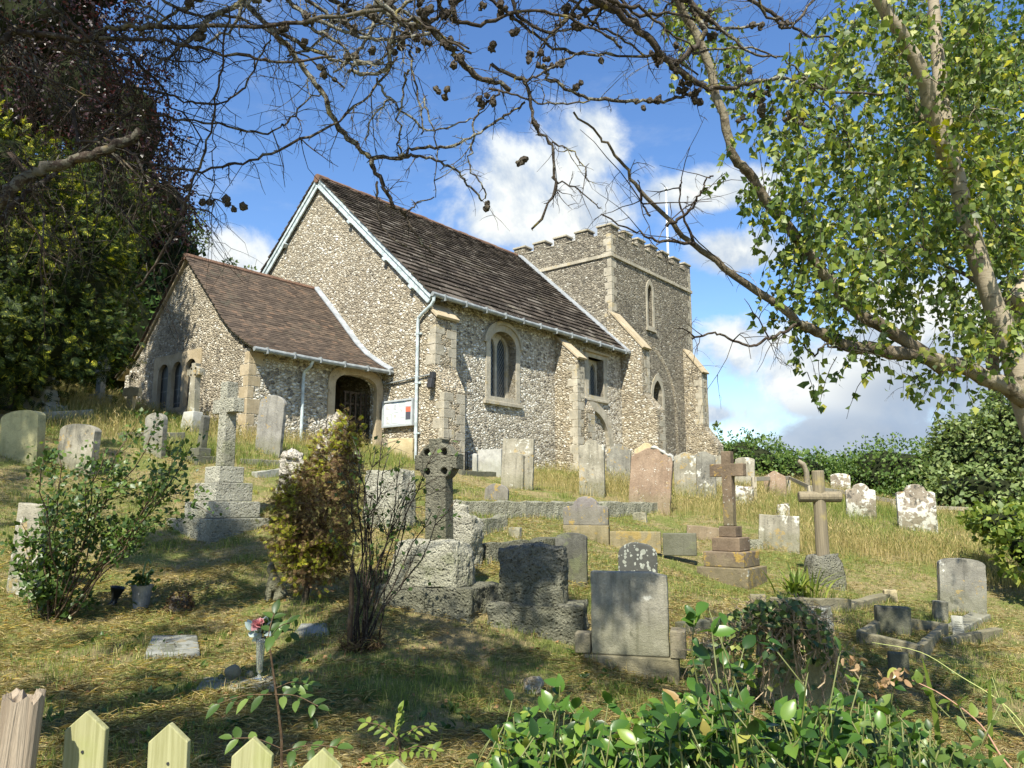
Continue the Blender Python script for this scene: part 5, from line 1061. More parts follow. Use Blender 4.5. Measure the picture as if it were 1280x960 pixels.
def dead_conifer():
    foot = np.array([-3.58, 3.0, gz(-3.58, 3.0)]); t = thing('old_conifer', 'old conifer whose bare lichened limbs and cone clusters hang across the top of the view', 'tree', tuple(foot)); inv = -foot
    mb = MB(); tr = crom([foot+(0, 0, -.3), foot+(.05, .1, 1.2), foot+(.3, .25, 2.6), foot+(.72, .35, 3.6), foot+(.8, .4, 5.5), foot+(.9, .3, 9)], 30); mb.tube(tr+inv, np.linspace(.27, .13, len(tr)), 12, .08); mb.build('trunk', B_trunk, t, smooth=True)
    for pts, d0, d1, w0, w1, nt in DEAD:
        P = trace(pts, d0, d1); n = len(P); dm = (d0+d1)/2; P = P+rng.normal(size=P.shape)*.004; P[1:-1] += rng.normal(size=(n-2, 3))*.004
        rad = np.linspace(w0, w1, n)*.78*dm/960/2*rng.uniform(.85, 1.18, n); mb = MB(); mb.tube(P+inv, rad, 7, .12)
        left = pts[0][0] < 300
        for _ in range(int(nt*(2.6 if left else 1.7))):
            i = rng.integers(1, n-1); tan = P[i+1]-P[i-1]; tan /= np.linalg.norm(tan)+1e-9; d = tan*rng.uniform(-.2, .9)+rdir(1)[0]*.9+np.array([0, 0, -.25 if left else -.05])
            twig(mb, P[i]+inv, d, rng.uniform(.07, .42 if left else .26), rng.uniform(.0016, .0036), 2 if rng.random() < .6 else 1, .5 if left else .2)
        # knobbly spurs
        for _ in range(int(n*.5)):
            i = rng.integers(0, n); d = rdir(1)[0]; mb.tube([P[i]+inv, P[i]+inv+d*(rad[i]+rng.uniform(.008, .03))], [rad[i]*.5+.001, .0015], 4)
        mb.build('branch', B_twig if left else B_dead, t, smooth=True)  # left branches take the darker bark, their shade put into the colour
    for g in range(22):      # the upper layer of limbs along the top of the view
        gx = rng.uniform(330, 930); dd = np.interp(gx, [330, 930], [3.6, 4.3])+rng.normal()*.15; sg = rng.choice([-1, 1]); n = 5
        pts = [(gx, -25)]
        for i in range(n): pts.append((pts[-1][0]+sg*rng.uniform(12, 42), pts[-1][1]+rng.uniform(5, 30)))
        P = trace(pts, dd, dd+rng.normal()*.15); P[1:-1] += rng.normal(size=(len(P)-2, 3))*.006; mb = MB(); rad = np.linspace(rng.uniform(.009, .016), .005, len(P)); mb.tube(P+inv, rad, 6, .15)
        for _ in range(14):
            i = rng.integers(1, len(P)-1); tan = P[i+1]-P[i-1]; twig(mb, P[i]+inv, tan/np.linalg.norm(tan)*rng.uniform(-.2, .9)+rdir(1)[0]*.9, rng.uniform(.06, .28), rng.uniform(.002, .004), 2, .2)
        mb.build('branch', B_dead, t, smooth=True)
        if g % 2 == 0: q = proj(P[len(P)//2])[0:2]; CONES.append((float(q[0][0]), float(q[1][0]), int(rng.integers(2, 6))))
    for g in range(18):      # brushwood of fine dead twigs at the left
        mb = MB(); gx, gy = rng.uniform(-10, 215), rng.uniform(-10, 215); dd = rng.uniform(3.2, 4.2); b0 = at(gx-30, gy-20, dd); b1 = at(gx+rng.uniform(20, 90), gy+rng.uniform(20, 130), dd+rng.normal()*.2); P = wiggle(b0, b1, 12, .10, -.03); mb.tube(P+inv, np.linspace(.008, .003, 12), 6, .1)
        for _ in range(16):
            i = rng.integers(1, 11); d = rdir(1)[0]*.9+np.array([.15, 0, -.55]); twig(mb, P[i]+inv, d, rng.uniform(.15, .55), rng.uniform(.0015, .003), 2, .6, .3)
        mb.build('branch', B_twig, t, smooth=True)
    for k, (px, py, n) in enumerate(CONES):
        mb = MB(); c = at(px, py, np.interp(px, [200, 600, 960], [3.35, 3.85, 4.3]))
        for j in range(n):
            o = c+np.clip(rng.normal(size=3), -1.2, 1.2)*(.012+.003*n)*np.array([1, 1, .9]); r = rng.uniform(.012, .020); q = sphere_mb(r, 1, 1, rng.uniform(.9, 1.25), k*5+j, .25, 2); q.v = [tuple(np.array(w_)*rng.uniform(.72, 1.28)) for w_ in q.v]; off = len(mb.v); mb.add([(x+o[0]+inv[0], y+o[1]+inv[1], z+o[2]+inv[2]) for x, y, z in q.v], q.f)
        mb.build('cone_cluster', B_cone, t, smooth=False)
    # unseen crown: leaf clumps added up-sun to shade chosen patches of ground
    Pc = []
    for cx, cy, rx, ry, n in SHADE:
        for _ in range(n):
            a = rng.uniform(0, 2*math.pi); r = math.sqrt(rng.uniform(0, 1)); px, py = cx+rx*r*math.cos(a), cy+ry*r*math.sin(a); G = hit(px, min(py, 955)); far = depth(G)
            h = rng.uniform(5.0, 7.0) if far < 9 else rng.uniform(8.5, 11)
            Q = G+TOSUN/TOSUN[2]*h; x, y, z = proj(Q); 
            if z[0] > .3 and -30 < x[0] < 1310 and -60 < y[0] < 980:
                h *= 1.5; Q = G+TOSUN/TOSUN[2]*h; x, y, z = proj(Q)
                if z[0] > .3 and -30 < x[0] < 1310 and -60 < y[0] < 980: continue
            Pc.append(Q)
    Pc = np.array(Pc); keep = np.ones(len(Pc), bool)
    for (px, py, rad) in ((520, 60, .45), (400, 110, .4), (620, 120, .4), (700, 100, .35), (830, 90, .4), (480, 180, .35), (690, 230, .35), (560, 30, .4), (110, 200, .3)):
        A = at(px, py, np.interp(px, [100, 600, 960], [3.1, 3.9, 4.2])); r_ = Pc-A; along = r_@TOSUN; keep &= ~((along > 0) & (np.linalg.norm(r_-along[:, None]*TOSUN, axis=1) < rad))
    Pc = Pc[keep]; mb = MB()
    for Q in Pc[::6]:
        a = tr[-1]*.35+tr[-6]*.65; mb.tube(wiggle(a, Q, 7, .08, .03)+inv, np.linspace(.03, .008, 7), 4)
    mb.build('upper_limbs', B_trunk, t)
    n = 66; C_ = np.repeat(Pc, n, 0)+rng.normal(size=(len(Pc)*n, 3))*np.array([.115, .115, .085]); D = rdir(len(C_), -.2); V, F = scatter(SPRAY, C_, D, rdir(len(C_), .7), rng.uniform(.10, .20, len(C_)))
    np_mesh('crown', V+inv, F, L_hedge, t)  # added leaf clumps, kept out of view, that cast the foreground shade
dead_conifer()

# ---------------------------------------------------------------- birch at the right
BCL = [(1010,110,75,90,48,5.0,7.0),(1085,190,110,130,150,5.2,8.0),(1060,300,80,60,66,5.0,7.0),(1020,385,45,28,16,5.2,6.2),(1120,320,90,60,70,5.5,7.5),(1230,90,80,120,130,5.5,8.5),(1240,290,80,130,150,6.2,8.8),(1215,440,60,25,16,5.5,7),
       (1058,455,12,10,3,5.2,5.5),(925,70,45,60,16,5.5,6.5),(865,30,30,45,22,6.0,7.5),(1150,50,110,80,120,5.5,8.5),(965,190,30,60,16,5.2,6.5),(990,270,35,50,24,5.2,6.2),(1300,200,60,250,120,5.5,8.5),(1150,180,70,110,90,7.5,9.5),(1250,230,60,200,130,8.5,10.5),(1090,415,60,18,6,5.4,6.2)]
def birch():
    at0 = globals()['at']; S_ = .82
    def at(x, y, d): return at0(x, y, d*S_)
    def trace(pts, d0, d1, n=None): return globals()['trace'](pts, d0*S_, d1*S_, n)
    D0 = 6.2; foot = at(1430, 900, D0); foot[2] = gz(foot[0], foot[1]); t = thing('birch_tree', 'birch tree with pale peeling trunk and hanging green leaves at the right', 'tree', tuple(foot)); inv = -foot
    def part(name, pts, d0, d1, w0, w1, mat, nt=0, n=None, s=8):
        P = trace(pts, d0, d1, n); m = len(P); P[1:-1] += rng.normal(size=(m-2, 3))*.006; rad = S_*(w1+(w0-w1)*(1-np.linspace(0, 1, m))**1.7)*(d0+d1)/2/960/2; mb = MB(); mb.tube(P+inv, rad, s, .06)
        for _ in range(nt):
            i = rng.integers(2, m-1); tan = P[i]-P[i-1]; tan /= np.linalg.norm(tan); twig(mb, P[i]+inv, tan*.5+rdir(1)[0], rng.uniform(.2, .6), rng.uniform(.002, .005), 2, .5)
        o = mb.build(name, mat, t, smooth=True); return P
    mb = MB(); tp = np.vstack([[foot+(0, 0, -.3)], [at(1392, 760, D0)], [at(1340, 640, D0)], [at(1292, 535, D0)], [at(1262, 430, D0)], [at(1238, 370, D0)], [at(1213, 290, D0)], [at(1194, 215, D0)], [at(1180, 150, D0)], [at(1172, 70, D0+.1)], [at(1165, -20, D0+.2)], [at(1150, -160, D0+.3)]])
    P = crom(tp, 44); mb.tube(P+inv, np.interp(np.arange(len(P)), [0, 12, 20, 32, 43], [.12, .080, .062, .048, .03]), 12, .05); mb.build('trunk', B_birch, t, smooth=True)
    part('limb', [(1192,215),(1180,190),(1168,150),(1152,95),(1128,45),(1100,0),(1060,-70)], D0-.02, D0-.5, 24, 15, B_birch, 4, None, 10)
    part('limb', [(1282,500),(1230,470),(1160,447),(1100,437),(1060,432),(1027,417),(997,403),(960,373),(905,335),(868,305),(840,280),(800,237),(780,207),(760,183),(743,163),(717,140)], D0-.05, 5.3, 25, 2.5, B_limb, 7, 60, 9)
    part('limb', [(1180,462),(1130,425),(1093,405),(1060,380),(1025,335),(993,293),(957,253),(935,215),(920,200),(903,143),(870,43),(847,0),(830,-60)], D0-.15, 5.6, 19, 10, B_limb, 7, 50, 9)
    part('limb', [(1270,380),(1290,340),(1330,250)], D0, D0+.3, 24, 14, B_birch, 2)
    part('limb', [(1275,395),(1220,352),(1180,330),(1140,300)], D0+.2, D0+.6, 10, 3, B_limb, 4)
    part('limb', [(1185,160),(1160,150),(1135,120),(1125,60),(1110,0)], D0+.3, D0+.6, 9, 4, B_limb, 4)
    part('limb', [(868,305),(830,302),(807,293),(780,283),(752,268)], 5.35, 5.2, 5, 2, B_twig, 3)
    part('limb', [(833,283),(850,272),(867,257),(876,240),(882,225),(892,220)], 5.3, 5.2, 5, 2, B_twig, 5)
    part('limb', [(868,305),(853,267),(850,240),(851,225)], 5.35, 5.3, 4, 1.6, B_twig, 3)
    part('limb', [(813,270),(803,255),(802,240),(797,225)], 5.3, 5.3, 3, 1.4, B_twig, 4)
    part('limb', [(1000,405),(985,412),(955,425),(935,432),(905,420),(885,418),(865,424)], 5.4, 5.3, 5, 2.5, B_twig, 9)
    part('limb', [(1090,438),(1050,435),(1030,432),(1018,445),(1005,430)], 5.5, 5.4, 4, 2, B_twig, 2)
    LP = []; LD = []; mb = MB()
    for cx, cy, rx, ry, n, d0, d1 in BCL:
        for _ in range(int(n*1.5)):
            if _ % 5 == 0: a = rng.uniform(0, 2*math.pi); r = rng.uniform(0, 1)**.6; cc = at(cx+rx*r*math.cos(a), cy+ry*r*math.sin(a), rng.uniform(d0, d1))
            c = cc+rng.normal(size=3)*np.array([.10, .14, .10])
            d = np.array([rng.normal()*.5-.25, rng.normal()*.5, rng.uniform(-1, -.15)]); L = rng.uniform(.15, .38); path = [c]
            for i in range(5): d = d/np.linalg.norm(d)+np.array([rng.normal()*.15, rng.normal()*.15, -.22]); path.append(path[-1]+d/np.linalg.norm(d)*L/5)
            path = np.array(path); mb.tube(path+inv, np.linspace(.0028, .0012, 6), 3)
            k = rng.integers(9, 17); tt = rng.uniform(0, 5, k); ii = np.minimum(tt.astype(int), 4); q = path[ii]+(path[ii+1]-path[ii])*(tt-ii)[:, None]; LP.append(q+rng.normal(size=q.shape)*.012); LD.append(rdir(k)*.8+np.array([0, 0, -.7]))
    mb.build('twigs', B_twig, t)
    LP = np.vstack(LP); LD = np.vstack(LD); V, F = scatter(BIRCH, LP, LD, rdir(len(LP))+np.array([-.25, -.6, .5]), rng.uniform(.036, .062, len(LP))); np_mesh('crown', V+inv, F, L_birch, t)
    n = 150; c = np.vstack([at(1172, 176, 5.9)+rng.normal(size=(50, 3))*(.12, .08, .045), at(1250, 205, 6.0)+rng.normal(size=(100, 3))*(.22, .12, .13)]); V, F = scatter(BIRCH, c, rdir(n, -.5), rdir(n)+np.array([0, -.5, .5]), rng.uniform(.05, .075, n)); np_mesh('yellowed_leaves', V+inv, F, L_goldtip, t)
birch()

# ---------------------------------------------------------------- bushes and far trees
M_core = plain('inner_shade_core', (.018, .022, .010), .95, .05, .4, 5)  # near-black core colour holds the shade inside the bushes
def ell(px, py, d, rx, ry, rd=None):      # an ellipsoid seen at px,py, d metres away, rx, ry in picture points
    return at(px, py, d), np.array([rx*d/960, (rd if rd else rx*d/960), ry*d/960])
def bush(name, label, cat, els, n, size, mat, shape=LEAF, core=.72, foot=None, part='foliage', sprigs=0, trunk=None, extra=None, rough=.35, droop=0.0, group=None):
    c0 = els[0][0]; f = np.array([c0[0], c0[1], gz(c0[0], c0[1])]) if foot is None else foot; t = thing(name, label, cat, tuple(f), 0, group); LP = []; LD = []; LN = []
    vol = np.array([e[1][0]*e[1][2]+e[1][1]*e[1][2] for e in els]); cnt = (vol/vol.sum()*n).astype(int); cores = MB()
    for (c, r), k in zip(els, cnt):
        d = rdir(k); nz = np.array([noise.noise(Vector(x*2.2)+Vector(c)) for x in d]); nz2 = np.array([noise.noise(Vector(x*6)+Vector(c)) for x in d]); s = 1+rough*nz+rough*.6*nz2
        p = c+d*r*(s*rng.uniform(.80, 1.04, k))[:, None]; LP.append(p); LD.append(d*.7+rdir(k)*.8+np.array([0, 0, .1-droop])); LN.append(d+rdir(k)*.7+np.array([0, 0, .4]))
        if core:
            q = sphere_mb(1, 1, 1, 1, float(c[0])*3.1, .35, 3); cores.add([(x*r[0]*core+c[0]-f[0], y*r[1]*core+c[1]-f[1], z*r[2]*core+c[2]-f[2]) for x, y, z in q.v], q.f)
    LP = np.vstack(LP); LD = np.vstack(LD); LN = np.vstack(LN); ok = LP[:, 2] > gzn(LP[:, 0], LP[:, 1])-.1; LP, LD, LN = LP[ok], LD[ok], LN[ok]
    V, F = scatter(shape, LP, LD, LN, rng.uniform(.6, 1.25, len(LP))*size); np_mesh(part, V-f, F, mat, t)
    if core: cores.build('dark_core_fill', M_core, t, smooth=True)  # solid dark core added behind the leaves to stop see-through
    if trunk:
        mb = MB(); top = c0-f; mb.tube(wiggle((0, 0, -.3), top, 9, .05), np.linspace(trunk, trunk*.4, 9), 10, .06)
        for (c, r) in els[1:]: mb.tube(wiggle(top*.55, c-f, 7, .07), np.linspace(trunk*.4, trunk*.12, 7), 6)
        mb.build('trunk', B_trunk, t, smooth=True)
    if sprigs:
        mb = MB(); SP = []; SD = []
        for _ in range(sprigs):
            c, r = els[rng.integers(len(els))]; d = rdir(1, .9)[0]; p = c+d*r*.95; L = rng.uniform(.3, .9)*max(.5, r[2]*.5)
            path = wiggle(p, p+np.array([rng.normal()*.25, rng.normal()*.25, 1])*L, 6, .08); mb.tube(path-f, np.linspace(.012, .004, 6), 4); k = 16; i = rng.integers(1, 6, k); SP.append(path[i]+rng.normal(size=(k, 3))*.06); SD.append(rdir(k, .4))
        mb.build('sprigs', B_stem, t); SP = np.vstack(SP); SD = np.vstack(SD); V, F = scatter(shape, SP, SD, rdir(len(SP), .5), rng.uniform(.6, 1.1, len(SP))*size*.9); np_mesh('sprig_leaves', V-f, F, mat, t)
    if extra:
        m2, k, sz, cond = extra; i = np.where(cond(LP, LN))[0]; i = rng.choice(i, min(k, len(i)), replace=False); V, F = scatter(shape, LP[i]+LN[i]/np.linalg.norm(LN[i], axis=1)[:, None]*size*.25, LD[i], LN[i], rng.uniform(.6, 1.1, len(i))*sz); np_mesh('bright_tips', V-f, F, m2, t)
    return t
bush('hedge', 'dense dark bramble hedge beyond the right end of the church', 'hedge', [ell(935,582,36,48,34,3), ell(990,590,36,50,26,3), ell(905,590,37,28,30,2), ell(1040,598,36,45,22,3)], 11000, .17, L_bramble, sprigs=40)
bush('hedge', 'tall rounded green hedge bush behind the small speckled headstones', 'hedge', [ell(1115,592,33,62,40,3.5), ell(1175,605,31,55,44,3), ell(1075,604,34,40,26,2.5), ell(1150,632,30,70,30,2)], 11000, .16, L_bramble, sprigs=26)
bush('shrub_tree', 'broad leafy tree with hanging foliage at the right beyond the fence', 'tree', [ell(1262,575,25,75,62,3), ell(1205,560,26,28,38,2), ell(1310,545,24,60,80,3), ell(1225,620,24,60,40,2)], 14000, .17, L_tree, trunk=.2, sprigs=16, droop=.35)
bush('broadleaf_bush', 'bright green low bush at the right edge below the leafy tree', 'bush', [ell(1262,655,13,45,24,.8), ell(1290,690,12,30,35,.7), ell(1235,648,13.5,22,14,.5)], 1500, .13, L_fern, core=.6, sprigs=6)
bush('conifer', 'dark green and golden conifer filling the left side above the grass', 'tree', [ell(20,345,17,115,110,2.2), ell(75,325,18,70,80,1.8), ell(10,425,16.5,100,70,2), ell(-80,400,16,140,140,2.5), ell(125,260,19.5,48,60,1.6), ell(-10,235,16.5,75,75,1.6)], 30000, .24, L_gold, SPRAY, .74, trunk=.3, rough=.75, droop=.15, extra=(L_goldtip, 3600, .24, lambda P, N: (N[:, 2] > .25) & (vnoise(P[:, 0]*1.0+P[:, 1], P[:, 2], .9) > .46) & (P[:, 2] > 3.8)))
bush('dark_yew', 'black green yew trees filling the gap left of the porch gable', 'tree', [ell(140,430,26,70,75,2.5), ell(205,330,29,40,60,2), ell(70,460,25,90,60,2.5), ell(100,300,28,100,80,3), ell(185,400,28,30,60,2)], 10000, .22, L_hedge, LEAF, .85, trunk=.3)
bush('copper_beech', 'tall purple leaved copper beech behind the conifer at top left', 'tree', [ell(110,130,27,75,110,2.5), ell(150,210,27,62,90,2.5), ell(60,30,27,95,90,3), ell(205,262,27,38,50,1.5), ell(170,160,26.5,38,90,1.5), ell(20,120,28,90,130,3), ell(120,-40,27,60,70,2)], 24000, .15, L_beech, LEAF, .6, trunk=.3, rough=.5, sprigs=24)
bush('dark_broadleaf_tree', 'dark leaved tree standing behind the birch at the right edge', 'tree', [ell(1210,140,38,80,150,3), ell(1280,320,38,60,120,3), ell(1140,225,38,45,85,2.6), ell(1310,120,38,70,150,3)], 12000, .28, L_hedge, BIRCH, 0, trunk=.4, rough=.9, foot=np.array([26, 40, gz(26, 40)]))
bush('young_tree', 'small green treetop showing above the porch ridge', 'tree', [ell(238,282,34,14,22,.6), ell(247,300,34,14,14,.6), ell(226,268,34,9,14,.5)], 700, .14, L_tree, core=0, trunk=.06, rough=.5)
bush('sapling', 'tiny conifer tip peeping up beside the last tower buttress', 'tree', [ell(896,546,38,6,16,.3), ell(893,560,38,10,10,.4)], 220, .16, L_tree, core=0, sprigs=3)
bush('sapling', 'small sprigs of leaf above the middle of the porch ridge', 'tree', [ell(288,329,33,7,5,.3), ell(312,337,33,7,3,.3)], 160, .13, L_tree, core=0)
# the half dead golden conifer shrub in the middle of the graves
p = hit(376, 755); d = depth(p)
bush('conifer_shrub', 'half dead brown and yellow conifer shrub among the graves', 'shrub', [ell(402,640,d,46,50,.38), ell(418,588,d,30,38,.26), ell(432,552,d,15,26,.14), ell(372,645,d-.05,27,46,.24), ell(382,702,d,24,28,.22), ell(410,690,d,26,30,.22)], 7600, .075, L_brownshrub, SPRAY, 0, p, 'dead_fronds', trunk=.04, rough=.9, extra=(L_goldtip, 2100, .085, lambda P, N: ((P[:, 0] < p[0]+.02)|(P[:, 2] > p[2]+1.55)|(vnoise(P[:, 0]*3, P[:, 2]*3, 1.2) > .74))))

def stems(label, name, cat, base_px, tips, leaf_mat_, leaf_proto, nleaf, lsz, stem_r=.008, spread=.12, t0=.35, dj=.25, side=3, mat=B_stem, sag=-.03, dbase=None, lw=None, up=.2):
    B = hit(*base_px) if dbase is None else at(base_px[0], base_px[1], dbase)
    if dbase is not None: B[2] = gz(B[0], B[1])
    d0 = depth(B); t = thing(name, label, cat, tuple(B)); LP = []; LD = []
    for tip in tips:
        T = at(tip[0], tip[1], d0+(tip[2] if len(tip) > 2 else rng.normal()*dj)); b = B+np.array([rng.normal()*.05, rng.normal()*.05, -.05]); path = wiggle(b, T, 10, .05, sag)
        mb = MB(); mb.tube(path-B, np.linspace(stem_r*rng.uniform(.7, 1.2), stem_r*.4, 10), 5, .08); paths = [(path, t0)]
        L = np.linalg.norm(T-B)
        for _ in range(side):
            i = rng.integers(4, 9); tn = path[i+1]-path[i]; q = twig(mb, path[i]-B, tn/np.linalg.norm(tn)+rdir(1)[0]*.8, L*rng.uniform(.12, .3), stem_r*.4, 1, .1, .25); paths.append((np.array(q)+B, .2))
        mb.build('stem', mat, t, smooth=True)
        for pth, s0 in paths:
            k = max(2, int(nleaf*(1 if s0 == t0 else .6))); tt = rng.uniform(s0, 1, k)*(len(pth)-1.001); ii = tt.astype(int); q = pth[ii]+(pth[ii+1]-pth[ii])*(tt-ii)[:, None]; tn = pth[ii+1]-pth[ii]; tn /= np.linalg.norm(tn, axis=1)[:, None]+1e-9
            LP.append(q+rng.normal(size=q.shape)*spread*.25); LD.append(tn*.6+rdir(k, up)*.9)
    if LP and nleaf:
        LP = np.vstack(LP); LD = np.vstack(LD); s = rng.uniform(.65, 1.2, len(LP))*lsz; V, F = scatter(leaf_proto, LP, LD, rdir(len(LP))*.7+np.array([-.2, -.5, .8]), s, s*(lw or 1)); np_mesh('leaves', V-B, F, leaf_mat_, t)
    return t, B
stems('straggly rose bush with small dark leaves in front of the left graves', 'rose_bush', 'bush', (72, 775), [(45,575),(72,560),(108,590),(130,565),(158,550),(188,545),(212,585),(226,605),(232,575),(196,600),(150,600),(100,640),(60,620),(150,650),(205,620)], L_rose, LEAF, 52, .062, .011, .22, .30, .3, 5)
stems('pale leaved young shrub at the foot of the rose bush', 'young_shrub', 'bush', (48, 772), [(30,645),(18,680),(45,660),(60,690),(35,720),(80,735),(110,745),(95,700),(58,730),(70,640)], L_rose, LEAF, 30, .07, .006, .16, .15, .2, 4)
t, B = stems('bare multi stemmed shrub with a few top leaves in the middle foreground', 'bare_shrub', 'shrub', (452, 812), [(440,545),(470,560),(500,575),(478,545),(520,600),(545,560),(505,620),(540,640),(570,625),(490,640),(455,620),(525,680),(435,600),(450,560),(485,570),(512,600),(465,620),(500,640)], L_rose, LEAF, 4, .055, .0095, .1, .82, .12, 5, B_twig)
n = 700; c = B+np.array([0, 0, .03])+np.clip(rng.normal(size=(n, 3)), -1.7, 1.7)*(.10, .08, .045); V, F = scatter(LEAF, c-B, rdir(n, .1), rdir(n), rng.uniform(.04, .11, n), rng.uniform(.008, .02, n)); np_mesh('root_tangle', V, F, L_brownshrub, t)
mb = MB(); mb.tube(wiggle((-.10, 0, -.05), (-.10, .0, .74), 7, .03), np.linspace(.028, .018, 7), 7, .1); mb.build('cut_stem', B_stem, t)
# foreground saplings
def sprout(label, base, d, path, leaves, mat=L_rose, sz=.075):
    B = at(base[0], base[1], d); B[2] = gz(B[0], B[1]); t = thing('seedling', label, 'plant', tuple(B)); mb = MB(); P = crom([B]+[at(x, y, d) for x, y in path], 16); mb.tube(P-B, np.linspace(.006, .003, len(P)), 6); LP = []; LD = []; LN = []
    for (x, y, dx, dy, pairs) in leaves:      # pinnate leaves: start, direction in picture, leaflet pairs
        a = at(x, y, d); e = at(x+dx, y+dy, d+rng.uniform(-.15, .15)); r = crom([a, (a+e)/2+np.array([0, 0, .015]), e], 8); mb.tube(r-B, .0018, 4); ax = (e-a)/np.linalg.norm(e-a); sd = np.cross(ax, [0, -.6, .8]); sd /= np.linalg.norm(sd)
        for i in range(pairs):
            p = a+(e-a)*(i+.6)/pairs
            for s in (1, -1): LP.append(p); LD.append(ax*.55+sd*s+rng.normal(size=3)*.12); LN.append(np.array([0, -.5, .9])+rng.normal(size=3)*.15)
        LP.append(e); LD.append(ax); LN.append(np.array([0, -.5, .9]))
    mb.build('stem', B_stem, t); k = len(LP); s = rng.uniform(.75, 1.15, k)*sz; V, F = scatter(BIGLEAF, np.array(LP), np.array(LD), np.array(LN), s, s*.85); np_mesh('leaves', V-B, F, mat, t)
sprout('slender brown stemmed seedling with pinnate leaves behind the third picket', (352, 1000), 2.75, [(352,955),(350,905),(345,865),(338,815),(335,795)], [(335,800,28,-22,3),(335,797,8,-30,2),(340,868,-72,14,4),(343,868,55,15,3),(345,860,40,-4,3),(352,940,70,-6,3),(350,935,-60,-12,3)], L_rose, .058)
sprout('small ferny seedling with paired leaflets behind the fifth picket', (500, 1000), 2.5, [(500,960),(499,930),(498,915)], [(498,915,2,-26,5),(499,925,40,-18,5),(499,925,-42,-22,5),(500,940,45,-2,5),(500,945,-35,5,5)], L_fern, .035)
# strappy fern plant in the kerbed plot of the log cross
p = hit(1004, 750); t = thing('hart_tongue_fern', 'strappy bright green fern growing in front of the log cross', 'fern', tuple(p))
n = 64; V = []; F = []
for i in range(n):
    a = rng.uniform(0, 2*math.pi); L = rng.uniform(.38, .72); lean = rng.uniform(.2, 1.0); o = np.array([rng.normal()*.16, rng.normal()*.06, 0]); dxy = np.array([math.cos(a), math.sin(a)*.7]); b = len(V); sd = np.array([-dxy[1], dxy[0], 0]); w = rng.uniform(.018, .03)
    for j in range(6):
        s = j/5; c = o+np.array([*(dxy*L*lean*s*(.4+.6*s)), L*(s*1.0-.55*lean*s*s)]); ww = w*math.sin(math.pi*min(.98, .15+.83*s))*(1 if j < 5 else .15); V += [c-sd*ww, c+sd*ww]
    F += [(b+2*j, b+2*j+1, b+2*j+3, b+2*j+2) for j in range(5)]
np_mesh('fronds', V, F, L_fern, t)
# ivy over the grave wall
p = hit(955, 880); k = depth(p)/960; t = thing('ivy', 'tangle of ivy leaves and dry stems smothering the grave wall behind the camellia', 'climbing plant', tuple(p)); d = depth(p); mb = MB()
mtop = lambda x: np.interp(x, [868, 900, 945, 1000, 1030, 1052], [812, 778, 756, 752, 772, 815])
for _ in range(120):
    x = np.clip(rng.normal(970, 48), 872, 1046); y = mtop(x)+rng.uniform(0, 25); a = at(x, y, d-.12+rng.uniform(-.2, .15)); b = at(x+rng.normal()*16, y+rng.gamma(2.2, 26), d-.2+rng.uniform(-.1, .05)); mb.tube(wiggle(a, b, 7, .16)-p, rng.uniform(.003, .007), 4)
for _ in range(380):
    x = np.clip(rng.normal(965, 44), 872, 1050); y = mtop(x)+abs(rng.normal())*16; a = at(x, y, d+rng.uniform(-.3, .2)); b = a+rdir(1)[0]*np.array([.26, .2, .12]); mb.tube(wiggle(a, b, 7, .28)-p, rng.uniform(.0015, .004), 4)
mb.build('dry_stems', B_ivyst, t)
n = 820; x = np.clip(rng.normal(960, 46, n), 868, 1056); y = mtop(x)-4+rng.gamma(1.2, 26, n); q = np.array([at(a, b, d-.2+rng.uniform(-.2, .25)) for a, b in zip(x, y)]); V, F = scatter(LEAF, q-p, rdir(n, -.4), rdir(n)*.7+np.array([-.1, -.8, .5]), rng.uniform(.04, .085, n), rng.uniform(.05, .10, n)); np_mesh('leaves', V, F, L_ivy, t)


# camellia in the right foreground
EDGE = [(600, 905), (640, 880), (700, 862), (780, 888), (850, 850), (900, 850), (950, 868), (1000, 878), (1060, 850), (1110, 868), (1180, 905), (1240, 930), (1300, 935)]
def camellia(label, x0, x1, n, sz, dlo, dhi, mat, seed_tips=(), lowleaf=9, name='camellia_bush', ymin=0):
    c = at((x0+x1)/2, 1000, (dlo+dhi)/2); B = np.array([c[0], c[1], gz(c[0], c[1])]); t = thing(name, label, 'bush', tuple(B)); LP = []; LD = []; LN = []; mb = MB()
    tips = [(*s, None) for s in seed_tips]
    for _ in range(n):
        x = rng.uniform(x0, x1); e = np.interp(x, [q[0] for q in EDGE], [q[1] for q in EDGE]); y = e+ymin+abs(rng.normal())*50+16; tips.append((x, y, None))
    for x, y, _ in tips:
        d = rng.uniform(dlo, dhi); T = at(x, y, d); T[2] = max(T[2], gz(T[0], T[1])+.08); g = np.array([T[0]+rng.normal()*.32, T[1]+rng.uniform(-.05, .35), 0]); g[2] = gz(g[0], g[1]); path = wiggle(g, T, 8, .07, -.02); mb.tube(path-B, np.linspace(.005, .0022, 8), 5)
        k = rng.integers(lowleaf+3, lowleaf+12); tt = (1-rng.uniform(0, 1, k)**1.15*.92)*6.999; tt[0] = 6.99; ii = np.minimum(tt.astype(int), 6); q = path[ii]+(path[ii+1]-path[ii])*(tt-ii)[:, None]; tn = path[ii+1]-path[ii]; tn /= np.linalg.norm(tn, axis=1)[:, None]
        LP.append(q); LD.append(tn*.45+rdir(k, .05)); LN.append(np.array([-.15, -.35, .95])+rng.normal(size=(k, 3))*.33)
    mb.build('stems', plain('green_stem', (.12, .13, .04), .6), t, smooth=True); LP = np.vstack(LP); LD = np.vstack(LD); LN = np.vstack(LN); s = rng.uniform(.45, 1.25, len(LP))*sz; V, F = scatter(BIGLEAF, LP, LD, LN, s, s*.95); np_mesh('leaves', V-B, F, mat, t, smooth=True); return t, B
